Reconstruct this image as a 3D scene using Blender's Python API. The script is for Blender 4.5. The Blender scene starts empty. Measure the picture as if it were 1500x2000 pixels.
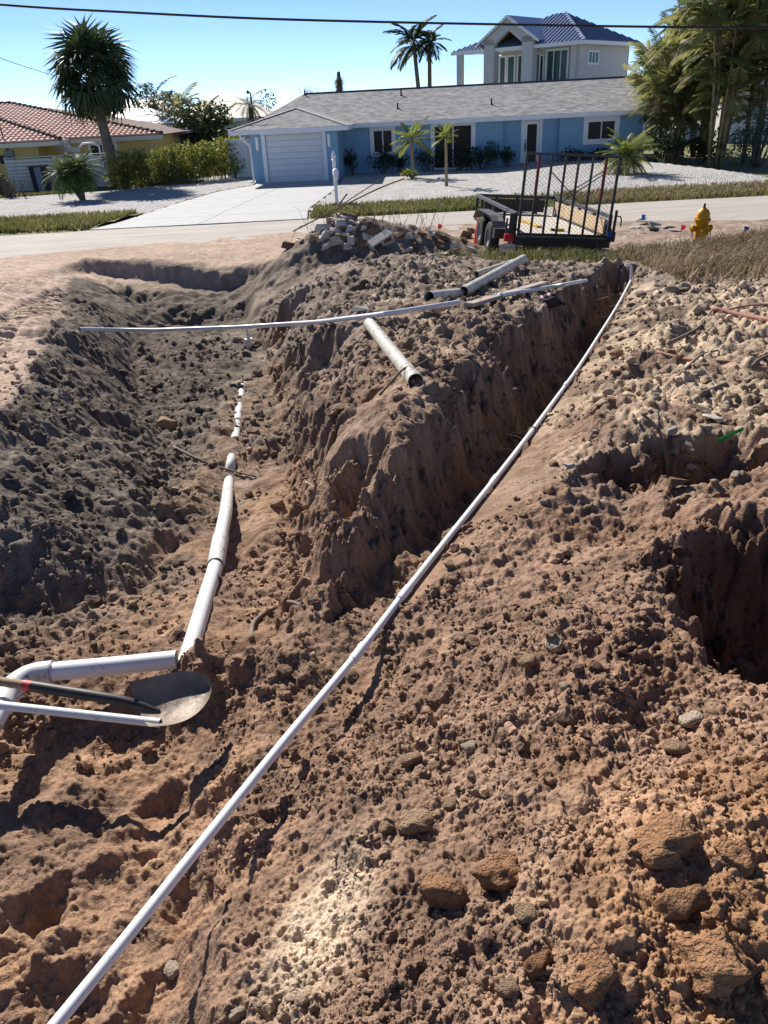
import bpy, math, random
import numpy as np
from mathutils import Vector, Matrix
PI = math.pi
random.seed(7)
SC = bpy.context.scene
COL = SC.collection

# ------------------------------------------------------------------ camera
TH, RO, CH, FP = 0.487, 0.051, 3.2, 1503.0      # pitch, roll, height, focal length in photo pixels
cr, sr = math.cos(RO), math.sin(RO); ct, st = math.cos(TH), math.sin(TH)
fwd = Vector((0, ct, -st)); up0 = Vector((0, st, ct)); rt0 = Vector((1, 0, 0))
Rv = rt0 * cr - up0 * sr; Uv = rt0 * sr + up0 * cr
cd = bpy.data.cameras.new('camera'); cam = bpy.data.objects.new('camera', cd); COL.objects.link(cam)
cd.sensor_fit = 'VERTICAL'; cd.sensor_height = 36.0; cd.lens = 36.0 * FP / 2000.0
cd.clip_start = 0.05; cd.clip_end = 6000
cam.matrix_world = Matrix(((Rv.x, Uv.x, -fwd.x, 0), (Rv.y, Uv.y, -fwd.y, 0), (Rv.z, Uv.z, -fwd.z, CH), (0, 0, 0, 1)))
SC.camera = cam

# ------------------------------------------------------------------ sky, sun, exposure
SUN_EL, SUN_AZ = math.radians(37), math.radians(-27)     # azimuth from +Y, negative is to the left
w = bpy.data.worlds.new('World'); SC.world = w; w.use_nodes = True
nt = w.node_tree; bg = nt.nodes['Background']
sky = nt.nodes.new('ShaderNodeTexSky'); sky.sky_type = 'NISHITA'; sky.sun_disc = False
sky.sun_elevation = SUN_EL; sky.sun_rotation = SUN_AZ
sky.altitude = 0; sky.air_density = 0.42; sky.dust_density = 0.0; sky.ozone_density = 4.0
nt.links.new(sky.outputs[0], bg.inputs[0]); bg.inputs[1].default_value = 0.095
sl = bpy.data.lights.new('sun', 'SUN'); sl.energy = 5.0; sl.angle = math.radians(0.53); sl.color = (1.0, 0.93, 0.83)
so = bpy.data.objects.new('sun', sl); COL.objects.link(so)
sdir = Vector((math.sin(SUN_AZ) * math.cos(SUN_EL), math.cos(SUN_AZ) * math.cos(SUN_EL), math.sin(SUN_EL)))
so.rotation_euler = (-sdir).to_track_quat('-Z', 'Y').to_euler(); so.location = (-20, 30, 30)
SC.view_settings.view_transform = 'Standard'; SC.view_settings.look = 'None'
SC.view_settings.exposure = 0.74; SC.view_settings.gamma = 1.0; SC.view_settings.use_curve_mapping = False

# ------------------------------------------------------------------ pixel <-> place helpers
def ray(px, py):
    u = (px - 750) / FP; v = (py - 1000) / FP
    r = u * cr - v * sr; dn = u * sr + v * cr
    return (r, ct - dn * st, -st - dn * ct)
def atY(px, py, Y):
    d = ray(px, py); t = Y / d[1]; return Vector((d[0] * t, Y, CH + d[2] * t))
def atZ(px, py, z):
    d = ray(px, py); t = (z - CH) / d[2]; return Vector((d[0] * t, d[1] * t, z))

# ------------------------------------------------------------------ object helpers
def tag(o, label, cat, group=None):
    o['label'] = label; o['category'] = cat
    if group: o['group'] = group
    return o
def thing(name, label, cat, loc=(0, 0, 0), rz=0.0, group=None):
    o = bpy.data.objects.new(name, None); COL.objects.link(o); o.empty_display_size = 0.1
    o.location = loc; o.rotation_euler = (0, 0, rz)
    return tag(o, label, cat, group)
def copy_tree(o, parent=None):
    c = o.copy(); COL.objects.link(c)
    if parent is not None: c.parent = parent
    for ch in list(o.children): copy_tree(ch, c)
    return c
class MB:
    def __init__(s): s.v = []; s.f = []
    def quad(s, a, b, c, d):
        n = len(s.v); s.v += [tuple(a), tuple(b), tuple(c), tuple(d)]; s.f.append((n, n+1, n+2, n+3)); return s
    def tri(s, a, b, c):
        n = len(s.v); s.v += [tuple(a), tuple(b), tuple(c)]; s.f.append((n, n+1, n+2)); return s
    def hexa(s, p):                       # 8 points: bottom ring then top ring
        n = len(s.v); s.v += [tuple(q) for q in p]
        for f in ((3,2,1,0),(4,5,6,7),(0,1,5,4),(1,2,6,5),(2,3,7,6),(3,0,4,7)): s.f.append(tuple(n+i for i in f))
        return s
    def box(s, x0, x1, y0, y1, z0, z1):
        return s.hexa([(x0,y0,z0),(x1,y0,z0),(x1,y1,z0),(x0,y1,z0),(x0,y0,z1),(x1,y0,z1),(x1,y1,z1),(x0,y1,z1)])
    def bar(s, a, b, wx, wz, upv=(0,0,1)):  # square bar from a to b
        a = Vector(a); b = Vector(b); d = (b-a).normalized(); u = Vector(upv)
        if abs(d.dot(u)) > 0.98: u = Vector((0,1,0))
        x = d.cross(u).normalized()*wx/2; z = x.cross(d).normalized()*wz/2
        return s.hexa([a-x-z, a+x-z, b+x-z, b-x-z, a-x+z, a+x+z, b+x+z, b-x+z])
    def prism(s, poly, off):              # polygon (list of 3d points) extruded by vector off
        n = len(s.v); k = len(poly); off = Vector(off)
        s.v += [tuple(p) for p in poly] + [tuple(Vector(p)+off) for p in poly]
        s.f.append(tuple(range(n+k-1, n-1, -1))); s.f.append(tuple(range(n+k, n+2*k)))
        for i in range(k):
            j = (i+1) % k; s.f.append((n+i, n+j, n+k+j, n+k+i))
        return s
    def tube(s, pts, r, n=8, cap=True):
        pts = [Vector(p) for p in pts]; m = len(pts); rs = r if isinstance(r, (list, tuple)) else [r]*m
        b0 = len(s.v); prev = None
        for i, p in enumerate(pts):
            d = (pts[min(i+1, m-1)] - pts[max(i-1, 0)]); d = d.normalized() if d.length > 1e-9 else Vector((0,0,1))
            if prev is None:
                u = Vector((0,0,1)) if abs(d.z) < 0.9 else Vector((1,0,0)); x = d.cross(u).normalized()
            else: x = (prev - d*prev.dot(d)).normalized()
            prev = x; y = d.cross(x)
            for k in range(n):
                a = 2*PI*k/n; s.v.append(tuple(p + (x*math.cos(a) + y*math.sin(a))*rs[i]))
        for i in range(m-1):
            for k in range(n):
                k2 = (k+1) % n
                s.f.append((b0+i*n+k, b0+i*n+k2, b0+(i+1)*n+k2, b0+(i+1)*n+k))
        if cap:
            s.f.append(tuple(b0+k for k in range(n-1, -1, -1))); s.f.append(tuple(b0+(m-1)*n+k for k in range(n)))
        return s
    def pipe(s, pts, r, wall=0.006, n=20):   # hollow pipe with open ends
        b = len(s.v); s.tube(pts, r, n, False); m = len(pts); b2 = len(s.v)
        s.tube(pts, r-wall, n, False)
        fl = [];
        for f in s.f:
            fl.append(tuple(reversed(f)) if min(f) >= b2 else f)
        s.f = fl
        for k in range(n):
            k2 = (k+1) % n
            s.f.append((b+k2, b+k, b2+k, b2+k2)); o = (m-1)*n
            s.f.append((b+o+k, b+o+k2, b2+o+k2, b2+o+k))
        return s
    def lathe(s, prof, n=16, c=(0,0,0)):   # profile of (radius, z)
        b = len(s.v); m = len(prof)
        for r, z in prof:
            for k in range(n):
                a = 2*PI*k/n; s.v.append((c[0]+r*math.cos(a), c[1]+r*math.sin(a), c[2]+z))
        for i in range(m-1):
            for k in range(n):
                k2 = (k+1) % n; s.f.append((b+i*n+k, b+i*n+k2, b+(i+1)*n+k2, b+(i+1)*n+k))
        s.f.append(tuple(b+k for k in range(n-1, -1, -1))); s.f.append(tuple(b+(m-1)*n+k for k in range(n)))
        return s
    def build(s, name, m, parent=None, smooth=False, bevel=0.0, kind=None):
        me = bpy.data.meshes.new(name); me.from_pydata(s.v, [], s.f); me.update()
        if smooth: me.polygons.foreach_set('use_smooth', [True]*len(me.polygons))
        o = bpy.data.objects.new(name, me); COL.objects.link(o)
        if m is not None: me.materials.append(m)
        if parent is not None: o.parent = parent
        if bevel:
            b = o.modifiers.new('bevel', 'BEVEL'); b.width = bevel; b.segments = 2; b.limit_method = 'ANGLE'; b.angle_limit = 0.7
        if kind: o['kind'] = kind
        return o
def autosmooth(o, ang=0.6):
    me = o.data; me.polygons.foreach_set('use_smooth', [True]*len(me.polygons))
    try: me.set_sharp_from_angle(angle=ang)
    except Exception: pass
    return o

# ------------------------------------------------------------------ materials
def mat(name, col, rough=0.7, var=0.15, scale=6.0, bump=0.0, bscale=None, metal=0.0, spec=0.35, col2=None, detail=5, trans=0.0, coord='Object', stretch=None, bdist=0.02):
    m = bpy.data.materials.new(name); m.use_nodes = True; nt = m.node_tree; N = nt.nodes; L = nt.links
    bs = N['Principled BSDF']; bs.inputs['Roughness'].default_value = rough; bs.inputs['Metallic'].default_value = metal
    bs.inputs['Specular IOR Level'].default_value = spec
    tc = N.new('ShaderNodeTexCoord'); src = tc.outputs[coord]
    if stretch:
        mp = N.new('ShaderNodeMapping'); mp.inputs['Scale'].default_value = stretch; L.new(src, mp.inputs[0]); src = mp.outputs[0]
    nz = N.new('ShaderNodeTexNoise'); nz.inputs['Scale'].default_value = scale; nz.inputs['Detail'].default_value = detail
    nz.inputs['Roughness'].default_value = 0.65; L.new(src, nz.inputs[0])
    rp = N.new('ShaderNodeValToRGB'); L.new(nz.outputs[0], rp.inputs[0])
    c2 = col2 if col2 else tuple(min(1, c*(1+var)) for c in col); c1 = col if col2 else tuple(c*(1-var) for c in col)
    rp.color_ramp.elements[0].position = 0.3; rp.color_ramp.elements[1].position = 0.7
    rp.color_ramp.elements[0].color = (*c1, 1); rp.color_ramp.elements[1].color = (*c2, 1)
    L.new(rp.outputs[0], bs.inputs['Base Color'])
    if bump:
        nb = N.new('ShaderNodeTexNoise'); nb.inputs['Scale'].default_value = bscale or scale*4; nb.inputs['Detail'].default_value = 6
        L.new(src, nb.inputs[0]); bp = N.new('ShaderNodeBump'); bp.inputs['Strength'].default_value = bump; bp.inputs['Distance'].default_value = bdist
        L.new(nb.outputs[0], bp.inputs['Height']); L.new(bp.outputs[0], bs.inputs['Normal'])
    if trans:
        tr = N.new('ShaderNodeBsdfTranslucent'); L.new(rp.outputs[0], tr.inputs[0]); mx = N.new('ShaderNodeMixShader')
        mx.inputs[0].default_value = trans; L.new(bs.outputs[0], mx.inputs[1]); L.new(tr.outputs[0], mx.inputs[2])
        L.new(mx.outputs[0], N['Material Output'].inputs[0])
    return m
def leafmat(name, c1, c2, scale=3.0, trans=0.35, rough=0.55):
    return mat(name, c1, rough, scale=scale, col2=c2, trans=trans, spec=0.3, detail=2)
# ------------------------------------------------------------------ numpy noise
def hsh(ix, iy, seed):
    a = ix.astype(np.int64).astype(np.uint32)*np.uint32(374761393) + iy.astype(np.int64).astype(np.uint32)*np.uint32(668265263) + np.uint32((seed*1274126177) & 0xffffffff)
    a = (a ^ (a >> np.uint32(13)))*np.uint32(1274126177); a = (a ^ (a >> np.uint32(16)))*np.uint32(2246822519); a ^= a >> np.uint32(15)
    return (a & np.uint32(0xffffff)).astype(np.float32)/np.float32(0x1000000)
def vnoise(x, y, seed):
    ix = np.floor(x); iy = np.floor(y); fx = x-ix; fy = y-iy
    fx = fx*fx*fx*(fx*(fx*6-15)+10); fy = fy*fy*fy*(fy*(fy*6-15)+10)
    a = hsh(ix, iy, seed); b = hsh(ix+1, iy, seed); c = hsh(ix, iy+1, seed); d = hsh(ix+1, iy+1, seed)
    return (a+(b-a)*fx)*(1-fy) + (c+(d-c)*fx)*fy - 0.5
def fbm(x, y, octv, seed, gain=0.5, lac=2.03):
    t = 0; a = 1.0; 
    for i in range(octv):
        t = t + a*vnoise(x, y, seed+i*17); x, y = x*lac*0.8-y*lac*0.6+3.1, x*lac*0.6+y*lac*0.8+7.7; a *= gain
    return t
def crumbs(x, y, cell, seed, dens=0.8, rmin=0.25, rmax=0.75):
    wx = vnoise(x/cell*1.9, y/cell*1.9, seed+71)*cell*.42; wy = vnoise(x/cell*1.9+9, y/cell*1.9+4, seed+73)*cell*.42; x = x+wx; y = y+wy
    gx = x/cell; gy = y/cell; ix = np.floor(gx); iy = np.floor(gy); out = np.zeros_like(x)
    for dx in (-1, 0, 1):
        for dy in (-1, 0, 1):
            jx = ix+dx; jy = iy+dy
            h1 = hsh(jx, jy, seed); h2 = hsh(jx, jy, seed+5); h3 = hsh(jx, jy, seed+11); h4 = hsh(jx, jy, seed+23)
            r = rmin+(rmax-rmin)*h3*h3; ex = 0.75+0.5*h4
            d2 = ((gx-jx-h1)*ex)**2 + ((gy-jy-h2)/ex)**2
            b = r*np.maximum(1-d2/(r*r), 0)**.8*np.where(h4 < dens, 1, 0)
            out = np.maximum(out, b)
    return out*cell
def smooth(a, b, x):
    t = np.clip((x-a)/(b-a), 0, 1); return t*t*(3-2*t)

# ------------------------------------------------------------------ ground shape
def zbase(Y):
    Y = np.asarray(Y, dtype=np.float64)
    return (1.6-0.062*np.minimum(Y, 14.0))*(1-.8*smooth(12.0, 18.0, Y))*(1-smooth(18.0, 22.4, Y))
def onbase(px, py, dz=0.0):
    Y = 5.0
    for i in range(80):
        z = float(zbase(max(Y, 0)))+dz; P = atZ(px, py, z); Y = 0.5*Y+0.5*min(max(P.y, 0.2), 24)
    return P
CP = [  # photo pixel and height above the general grade
 (0,520,0),(70,520,0),(30,610,0),(30,700,0),(0,780,.02),(110,560,.02),(110,640,.02),(90,700,.04),(60,770,.1),(140,520,.05),
 (0,880,.05),(60,850,.08),(100,830,.06),(170,640,-.16),(185,560,-.28),(180,720,-.14),(150,800,-.06),(0,980,-.02),(80,950,-.1),
 (250,535,-.34),(360,540,-.4),(440,545,-.5),(250,575,-.5),(350,590,-.6),(430,600,-.74),(260,640,-.45),(330,650,-.55),(400,660,-.7),(465,660,-.85),
 (250,700,-.34),(350,730,-.54),(430,740,-.7),(470,760,-.72),(220,800,-.22),(300,830,-.38),(390,850,-.56),(200,880,-.25),(320,930,-.46),(440,930,-.62),
 (150,980,-.26),(250,1020,-.4),(350,1030,-.52),(100,1090,-.34),(0,1080,-.2),(220,1100,-.45),(420,1100,-.55),(300,1200,-.5),(150,1200,-.46),(400,1200,-.54),
 (10,1205,-.18),(0,1270,-.36),(75,1240,-.44),(100,1280,-.46),(230,1280,-.5),(330,1290,-.5),(60,1330,-.5),
 (540,720,-.66),(530,800,-.62),(530,900,-.58),(530,1000,-.54),(520,1100,-.5),(500,1200,-.48),(550,1180,-.46),
 (540,600,-.3),(520,540,-.22),(580,560,-.02),(590,650,-.12),(600,740,-.3),(610,830,-.22),(615,930,-.26),(600,1040,-.3),(590,1130,-.34),
 (640,560,.10),(720,560,.16),(800,560,.16),(880,560,.14),(950,560,.12),(650,640,.06),(680,720,.03),(650,790,-.08),(660,880,-.03),(650,960,-.04),(640,1050,-.1),(625,1140,-.2),
 (760,640,.18),(850,640,.22),(930,650,.2),(1000,610,.16),(760,720,.18),(850,740,.2),(930,740,.12),(720,800,.1),(800,830,.14),(870,820,.06),(720,900,.08),(780,920,.08),(710,1000,-.03),(690,1090,-.08),(680,1170,-.17),(650,1230,-.27),
 (1000,530,.06),(1080,530,.06),(1150,560,.04),(1090,600,.08),(1050,660,.08),(980,730,.03),(920,800,0),(870,890,-.02),(820,990,-.08),(770,1080,-.1),(720,1170,-.18),(675,1240,-.27),
 (1262,570,-.06),(1185,670,-.07),(1105,770,-.08),(1025,890,-.1),(950,980,-.12),(885,1060,-.14),(820,1160,-.19),(770,1260,-.27),(720,1330,-.33),
 (1350,570,.1),(1450,560,.12),(1300,650,.06),(1450,650,.1),(1300,750,.03),(1450,750,.06),(1200,800,.02),(1350,830,.05),(1480,830,.07),(1100,900,.02),(1250,860,.06),(1400,860,.1),
 (1060,1000,-.05),(1150,1060,-.08),(1250,1010,-.08),(1350,1000,.02),(1450,970,.08),(960,1100,-.1),(1100,1200,-.06),(1220,1130,.03),(1280,1070,.06),(1260,1250,-.02),(1190,1350,-.02),(1260,1430,-.08),
 (900,1270,-.18),(820,1370,-.22),(1000,1400,-.1),(1100,1500,-.02),(900,1550,-.1),(750,1450,-.24),(660,1500,-.27),(590,1460,-.36),(520,1400,-.4),(650,1370,-.36),
 (1300,1550,.02),(1450,1500,.03),(1000,1700,0),(1200,1750,.04),(1400,1700,.07),(750,1700,-.12),(650,1620,-.2),(800,1900,-.05),(1100,1900,.0),(1400,1950,.02),
 (520,1680,-.27),(420,1560,-.34),(300,1550,-.33),(100,1500,-.36),(200,1700,-.32),(50,1800,-.3),(300,1850,-.3),(150,1950,-.3),(470,1880,-.2),(600,1900,-.12),
 (50,1420,-.48),(180,1460,-.47),(330,1450,-.44),(430,1440,-.42),(380,1320,-.44),(470,1310,-.36),(540,1310,-.34),(600,1300,-.33),(300,1370,-.44),(160,1370,-.48)]
def warp(x, y):
    r = np.sqrt(x*x+y*y)+1e-6
    return np.arctan2(x, y)*1.0, np.log(r)*0.62
_cp = np.array([(*onbase(a, b, c)[:2], c) for a, b, c in CP])
for xx, yy in [(-9, 6), (-9, 12), (-14, 18), (9, 5), (12, 10), (14, 17), (-3, 1), (3, .6), (-1.2, .4), (0, .25), (1.2, .4), (-6, 20), (0, 21), (6, 20), (12, 21)]:
    _cp = np.vstack([_cp, [xx, yy, -.3 if (xx < -.5 and yy < 2) else 0.0]])
def _k(d2): return np.where(d2 > 1e-12, 0.5*d2*np.log(np.maximum(d2, 1e-12)), 0)
_a, _l = warp(_cp[:, 0], _cp[:, 1]); _n = len(_a)
_A = np.zeros((_n+3, _n+3)); _A[:_n, :_n] = _k((_a[:, None]-_a)**2+(_l[:, None]-_l)**2) + np.eye(_n)*2e-4
_A[:_n, _n] = 1; _A[:_n, _n+1] = _a; _A[:_n, _n+2] = _l; _A[_n:, :_n] = _A[:_n, _n:].T
_w = np.linalg.solve(_A, np.concatenate([_cp[:, 2], [0, 0, 0]]))
def rbf(x, y):
    a, l = warp(x, y); o = _w[_n]+_w[_n+1]*a+_w[_n+2]*l
    for i in range(_n):
        d2 = (a-_a[i])**2+(l-_l[i])**2; o = o+_w[i]*0.5*d2*np.log(d2+1e-12)
    return o
def segdist(x, y, pts):                 # distance to a polyline, side (+ right) and parameter
    best = np.full(x.shape, 1e9); par = np.zeros(x.shape); side = np.zeros(x.shape); acc = 0
    for (x0, y0), (x1, y1) in zip(pts[:-1], pts[1:]):
        dx, dy = x1-x0, y1-y0; L2 = dx*dx+dy*dy; t = np.clip(((x-x0)*dx+(y-y0)*dy)/L2, 0, 1)
        d = np.hypot(x-x0-t*dx, y-y0-t*dy); s = (x-x0)*dy-(y-y0)*dx; m = d < best
        best = np.where(m, d, best); par = np.where(m, acc+t*math.sqrt(L2), par); side = np.where(m, s/math.sqrt(L2), side); acc += math.sqrt(L2)
    return best, side, par, acc
def polydist(x, y, poly):               # signed distance, negative inside
    best = np.full(x.shape, 1e9); ins = np.zeros(x.shape, bool); k = len(poly)
    for i in range(k):
        x0, y0 = poly[i]; x1, y1 = poly[(i+1) % k]; dx, dy = x1-x0, y1-y0
        t = np.clip(((x-x0)*dx+(y-y0)*dy)/(dx*dx+dy*dy), 0, 1); best = np.minimum(best, np.hypot(x-x0-t*dx, y-y0-t*dy))
        c = ((y0 > y) != (y1 > y)); xi = x0+(y-y0)*dx/(dy if abs(dy) > 1e-9 else 1e-9); ins ^= c & (x < xi)
    return np.where(ins, -best, best)

# the long conduit: pixel and height relative to the grade; the narrow trench follows it
CON = [(60,2060,-.215),(240,1840,-.215),(400,1640,-.215),(560,1442,-.22),(700,1275,-.225),(785,1165,-.21),(860,1070,-.19),(930,982,-.17),(1010,880,-.17),(1075,793,-.21),(1130,717,-.25),(1175,647,-.27),(1210,590,-.25),(1232,548,-.18)]
CONP = [onbase(*c) for c in CON]
TR = [(p.x-0.15, p.y+0.05) for p in CONP[3:]]; TR.append((TR[-1][0]+0.35, TR[-1][1]+0.9))
TRD = [-.2,-.3,-.37,-.44,-.52,-.6,-.64,-.66,-.66,-.62,-.5,-.5]
PIT = [(1.42,2.60),(1.62,2.74),(2.0,2.70),(2.6,2.8),(3.3,2.8),(3.3,2.25),(2.2,2.2),(1.6,2.2),(1.42,2.3)]
HOLE = [(1.2,3.86),(1.38,3.96),(1.52,3.86),(1.66,4.02),(2.0,4.06),(2.02,3.86),(1.8,3.74),(1.62,3.66),(1.42,3.74),(1.24,3.76)]
def height(x, y, fine=True, dz0=None):
    zb = zbase(y); r = np.hypot(x, y)
    fade = 1-smooth(17.0, 21.0, y)
    dz = rbf(x, y) if dz0 is None else dz0; dz = np.clip(dz, -0.95, 0.5)*fade
    # far wall of the left excavation
    wl = [(p.x, p.y) for p in (onbase(148, 511), onbase(300, 509), onbase(458, 507))]
    z = zb+dz
    n1 = fbm(x*1.7, y*1.7, 4, 3); n2 = fbm(x*6, y*6, 3, 9)
    wr = crumbs(x, y, .19, 401, .7, .2, .6)*.75 + crumbs(x, y, .085, 402, .85, .25, .65)*.8 + .02*np.abs(fbm(x*16, y*16, 3, 403))*3 - .055
    yw = wl[0][1]+(x-wl[0][0])*(wl[2][1]-wl[0][1])/(wl[2][0]-wl[0][0]) + 0.25*n1
    xin = smooth(wl[0][0]-.1, wl[0][0]+.2, x+.2*n1)*(1-smooth(wl[2][0]+.0, wl[2][0]+2.0, x))
    cutd = np.clip((yw-y), -1, 3)
    z = z - xin*0.22*smooth(0.0, 0.35, cutd)*(1-smooth(.5, 2.5, cutd)) + xin*0.10*np.exp(-((yw-y+.15)/0.25)**2)
    # heaps
    def heap(cx, cy, sx, sy, h, rot=0.0):
        c, s = math.cos(rot), math.sin(rot); u = ((x-cx)*c+(y-cy)*s)/sx; v = (-(x-cx)*s+(y-cy)*c)/sy
        return h*np.exp(-(u*u+v*v)**1.2)
    HPJ = onbase(440, 1312, -.40); HPK = onbase(300, 1345, -.40); HPL = onbase(385, 1302, -.44)
    z = z + heap(-.75, 18.0, 1.35, .9, .76) + heap(1.0, 17.6, 1.3, .8, .52) + heap(.6, 15.2, 1.5, .7, .15) + heap(-2.2, 17.6, .5, .5, .15)
    z = z + heap(6.6, 14.2, 1.5, 1.0, .04) + heap(8.4, 13.2, 2.0, 1.1, .36)
    # general lumpiness
    soft = smooth(16.5, 18.5, y)*(1-0.0)
    flatL = smooth(-3.9, -4.6, x - 0.26*(10-y)*smooth(12, 6, y)*0) * smooth(9.0, 12.0, y)
    trk = np.zeros_like(x)
    lum = (0.075*n1+0.035*n2)*fade
    # floor of the left trench
    LT = [(p.x, p.y) for p in (onbase(474, 600, -1.0), onbase(474, 660, -1.0), onbase(486, 760, -.95), onbase(496, 900, -.86), onbase(486, 1040, -.75), onbase(460, 1160, -.66), onbase(430, 1250, -.58))]
    d, s, par, tot = segdist(x, y, LT); s = -s; dlt = d; tv = par/tot; fl = -1.06+.48*tv
    hw = .26+.06*n1+.05*n2; wl2 = np.maximum(d-hw+np.where(s > 0, 1.1*wr, .4*wr), 0); sl2 = np.where(s < 0, .5, 1.25+1.2*n1+.6*n2)
    cutL = zb+fl+wl2*sl2+.03*n1
    ztr = smooth(16.0, 15.0, y)*smooth(2.5, 3.0, y)
    RIM = [(p.x, p.y) for p in (onbase(-60, 930), onbase(0, 850), onbase(72, 745), onbase(138, 600), onbase(143, 512))]; RIM.append((RIM[-1][0]-.3, RIM[-1][1]+6))
    dR, sR, _, _ = segdist(x, y, RIM); flz = zb+fl+.04*n1
    raw = yw-y; farp = .20-.52*np.maximum(raw+.25*n2+.35*n1-wr, 0); wleft = np.where(sR+.15*n1 > 0, zb-(.52+.25*n1)*np.maximum(dR+.1*n1, 0)-.10*np.clip(17.5-y, 0, 6)*smooth(0, 1.0, dR)*smooth(5, 10, y), 9)
    lside = smooth(.35, .0, s)                       # left of the trench line only
    zex = np.maximum(np.maximum(wleft, farp), flz)
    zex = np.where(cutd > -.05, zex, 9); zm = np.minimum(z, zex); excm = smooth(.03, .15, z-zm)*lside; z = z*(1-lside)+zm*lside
    z = z*(1-ztr)+np.minimum(z, cutL)*ztr
    # narrow trench
    d, s, par, tot = segdist(x, y, TR); tv = par/tot*(len(TRD)-1); i0 = np.clip(np.floor(tv).astype(int), 0, len(TRD)-2)
    TD = np.array(TRD); fl = TD[i0]+(TD[i0+1]-TD[i0])*(tv-i0)
    hw = 0.10+0.05*n1+0.05*n2+0.04*fbm(x*11, y*11, 3, 31); wall = np.maximum(d-hw+np.where(s < 0, wr*smooth(.05, .2, d), 0), 0); slope = np.where(s < 0, np.maximum(2.1+1.8*n1+1.0*n2, 1.1), 4.0)
    wet = fl*1.0 + zb
    intr = par < tot*0.999
    cut = wet + wall*slope + 0.02*n2
    z = z + lum*np.where(d < 0.3, 0.3, 1.0)
    z0 = z.copy(); dtr = d; dside = s
    z = np.where(intr, np.minimum(z, cut), z)
    # deep pit on the right and the small dug hole behind it
    pd = polydist(x, y, PIT) + 0.12*n2+0.1*n1+wr; z = np.minimum(z, zb-.54+np.maximum(pd, 0)*(1.9+.8*n1)+.06*n2)
    hd = polydist(x, y, HOLE) + 0.09*n2+0.06*n1+.8*wr; z = np.minimum(z, zb-.20+np.maximum(hd, 0)*1.7+.06*n2)
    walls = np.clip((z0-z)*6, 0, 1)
    if not fine: return z, None
    # crumb masks
    fb = fbm(x*0.9, y*0.9, 3, 77)
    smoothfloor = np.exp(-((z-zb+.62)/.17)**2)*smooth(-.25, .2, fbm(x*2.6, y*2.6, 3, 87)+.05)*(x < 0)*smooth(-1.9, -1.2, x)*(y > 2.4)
    lowleft = smooth(0.1, -0.25, x - (y-1.0)*0.42 + .55)*(y < 2.5)       # trodden moist sand, lower left
    flat = np.clip(smooth(-.02, -.22, sR+.12*n1)*smooth(4.6, 5.6, y) + smooth(-.1, -.35, yw-y)*(x < -1.2) + smooth(18.2, 19.0, y)*(x < -2), 0, 1)
    cm = np.clip(1.0 - 0.75*smoothfloor*smooth(-.1, .1, fb) - 0.8*flat - 0.45*lowleft*smooth(-.22, .05, fbm(x*3.2, y*3.2, 3, 41)), 0.1, 1)
    cm = cm*(.66+.34*smooth(-.2, .12, fbm(x*1.5+3, y*1.5, 3, 88)+.15*n2))
    cm = cm*(1-0.3*walls)*(1-.6*np.exp(-(dlt/.4)**2))
    patch = 0.55+0.9*smooth(-.25, .3, fbm(x*2.2, y*2.2, 3, 55))
    c1 = crumbs(x, y, .26, 101, .5, .2, .5); c2 = crumbs(x+.3*n2*.1, y, .11, 102, .75, .2, .6); c3 = crumbs(x, y, .05, 103, .85, .25, .7)
    c4 = crumbs(x, y, .024, 104, .95, .3, .75); c5 = crumbs(x, y, .0125, 105, 1.0, .35, .8)
    rg = np.abs(fbm(x*3.1, y*3.1, 4, 301))*3.4; rg2 = np.abs(fbm(x*8.3, y*8.3, 4, 311))*3.2; rg3 = np.abs(fbm(x*24, y*24, 3, 321))*3.2
    sp = smooth(-.05, .3, fbm(x*3.7, y*3.7, 3, 57))
    c0 = crumbs(x, y, .55, 107, .55, .2, .5); far = smooth(3.0, 6.0, r)
    det = (c0*.16*smooth(-.1, .2, n1)*far + c1*(.24+.16*far)*smooth(-.1, .2, n1) + c2*(.30+.1*far)*sp*smooth(19, 12, r) + c3*.52*patch*smooth(14, 9, r) + (.018+.022*far)*rg + (.012+.026*far)*rg2*smooth(17, 12, r) + .010*rg3*smooth(5, 3, r))*cm + c4*.72*(0.3+0.75*cm)*smooth(5, 3, r) + c5*.75*(.4+.65*cm)*smooth(3, 1.8, r) - .03*cm - .07*far*cm
    det = det + 0.012*fbm(x*22, y*22, 3, 61)*(0.4+cm) + flat*0.012*fbm(x*9, y*30, 3, 71)
    nearpipe = 1-.4*np.exp(-((dtr-.17)/.14)**2)*(dside > 0)*(y > 2.2); det = det*nearpipe
    # boot hollows in the lower left
    boot = np.zeros_like(x)
    for bx, by, br, ba in ((-.98,1.72,.12,.5),(-.62,1.63,.11,-.4),(-1.05,1.3,.13,.2),(-.75,1.28,.09,1.0),(-1.3,1.5,.12,.9),(-.5,1.95,.12,.1),(-.9,2.0,.1,1.3),(-.66,1.05,.1,.4)):
        c, s2 = math.cos(ba), math.sin(ba); u = ((x-bx)*c+(y-by)*s2)/(br*1.7); v = (-(x-bx)*s2+(y-by)*c)/br
        q = u*u+v*v+1.1*n2+.5*fbm(x*15, y*15, 2, 37); q = np.maximum(q, 0); boot += -0.05*np.exp(-q**1.5) + 0.022*np.exp(-((np.sqrt(q)-1.35)/.28)**2)
    # wheel tracks with lug ribs on the flat strip left
    t1 = [(-5.25, 8.0), (-5.9, 11.0), (-6.4, 14.0), (-6.9, 17.0)]; t2 = [(-4.2, 8.2), (-4.75, 11.0), (-5.2, 14.0), (-5.5, 16.0)]
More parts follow.
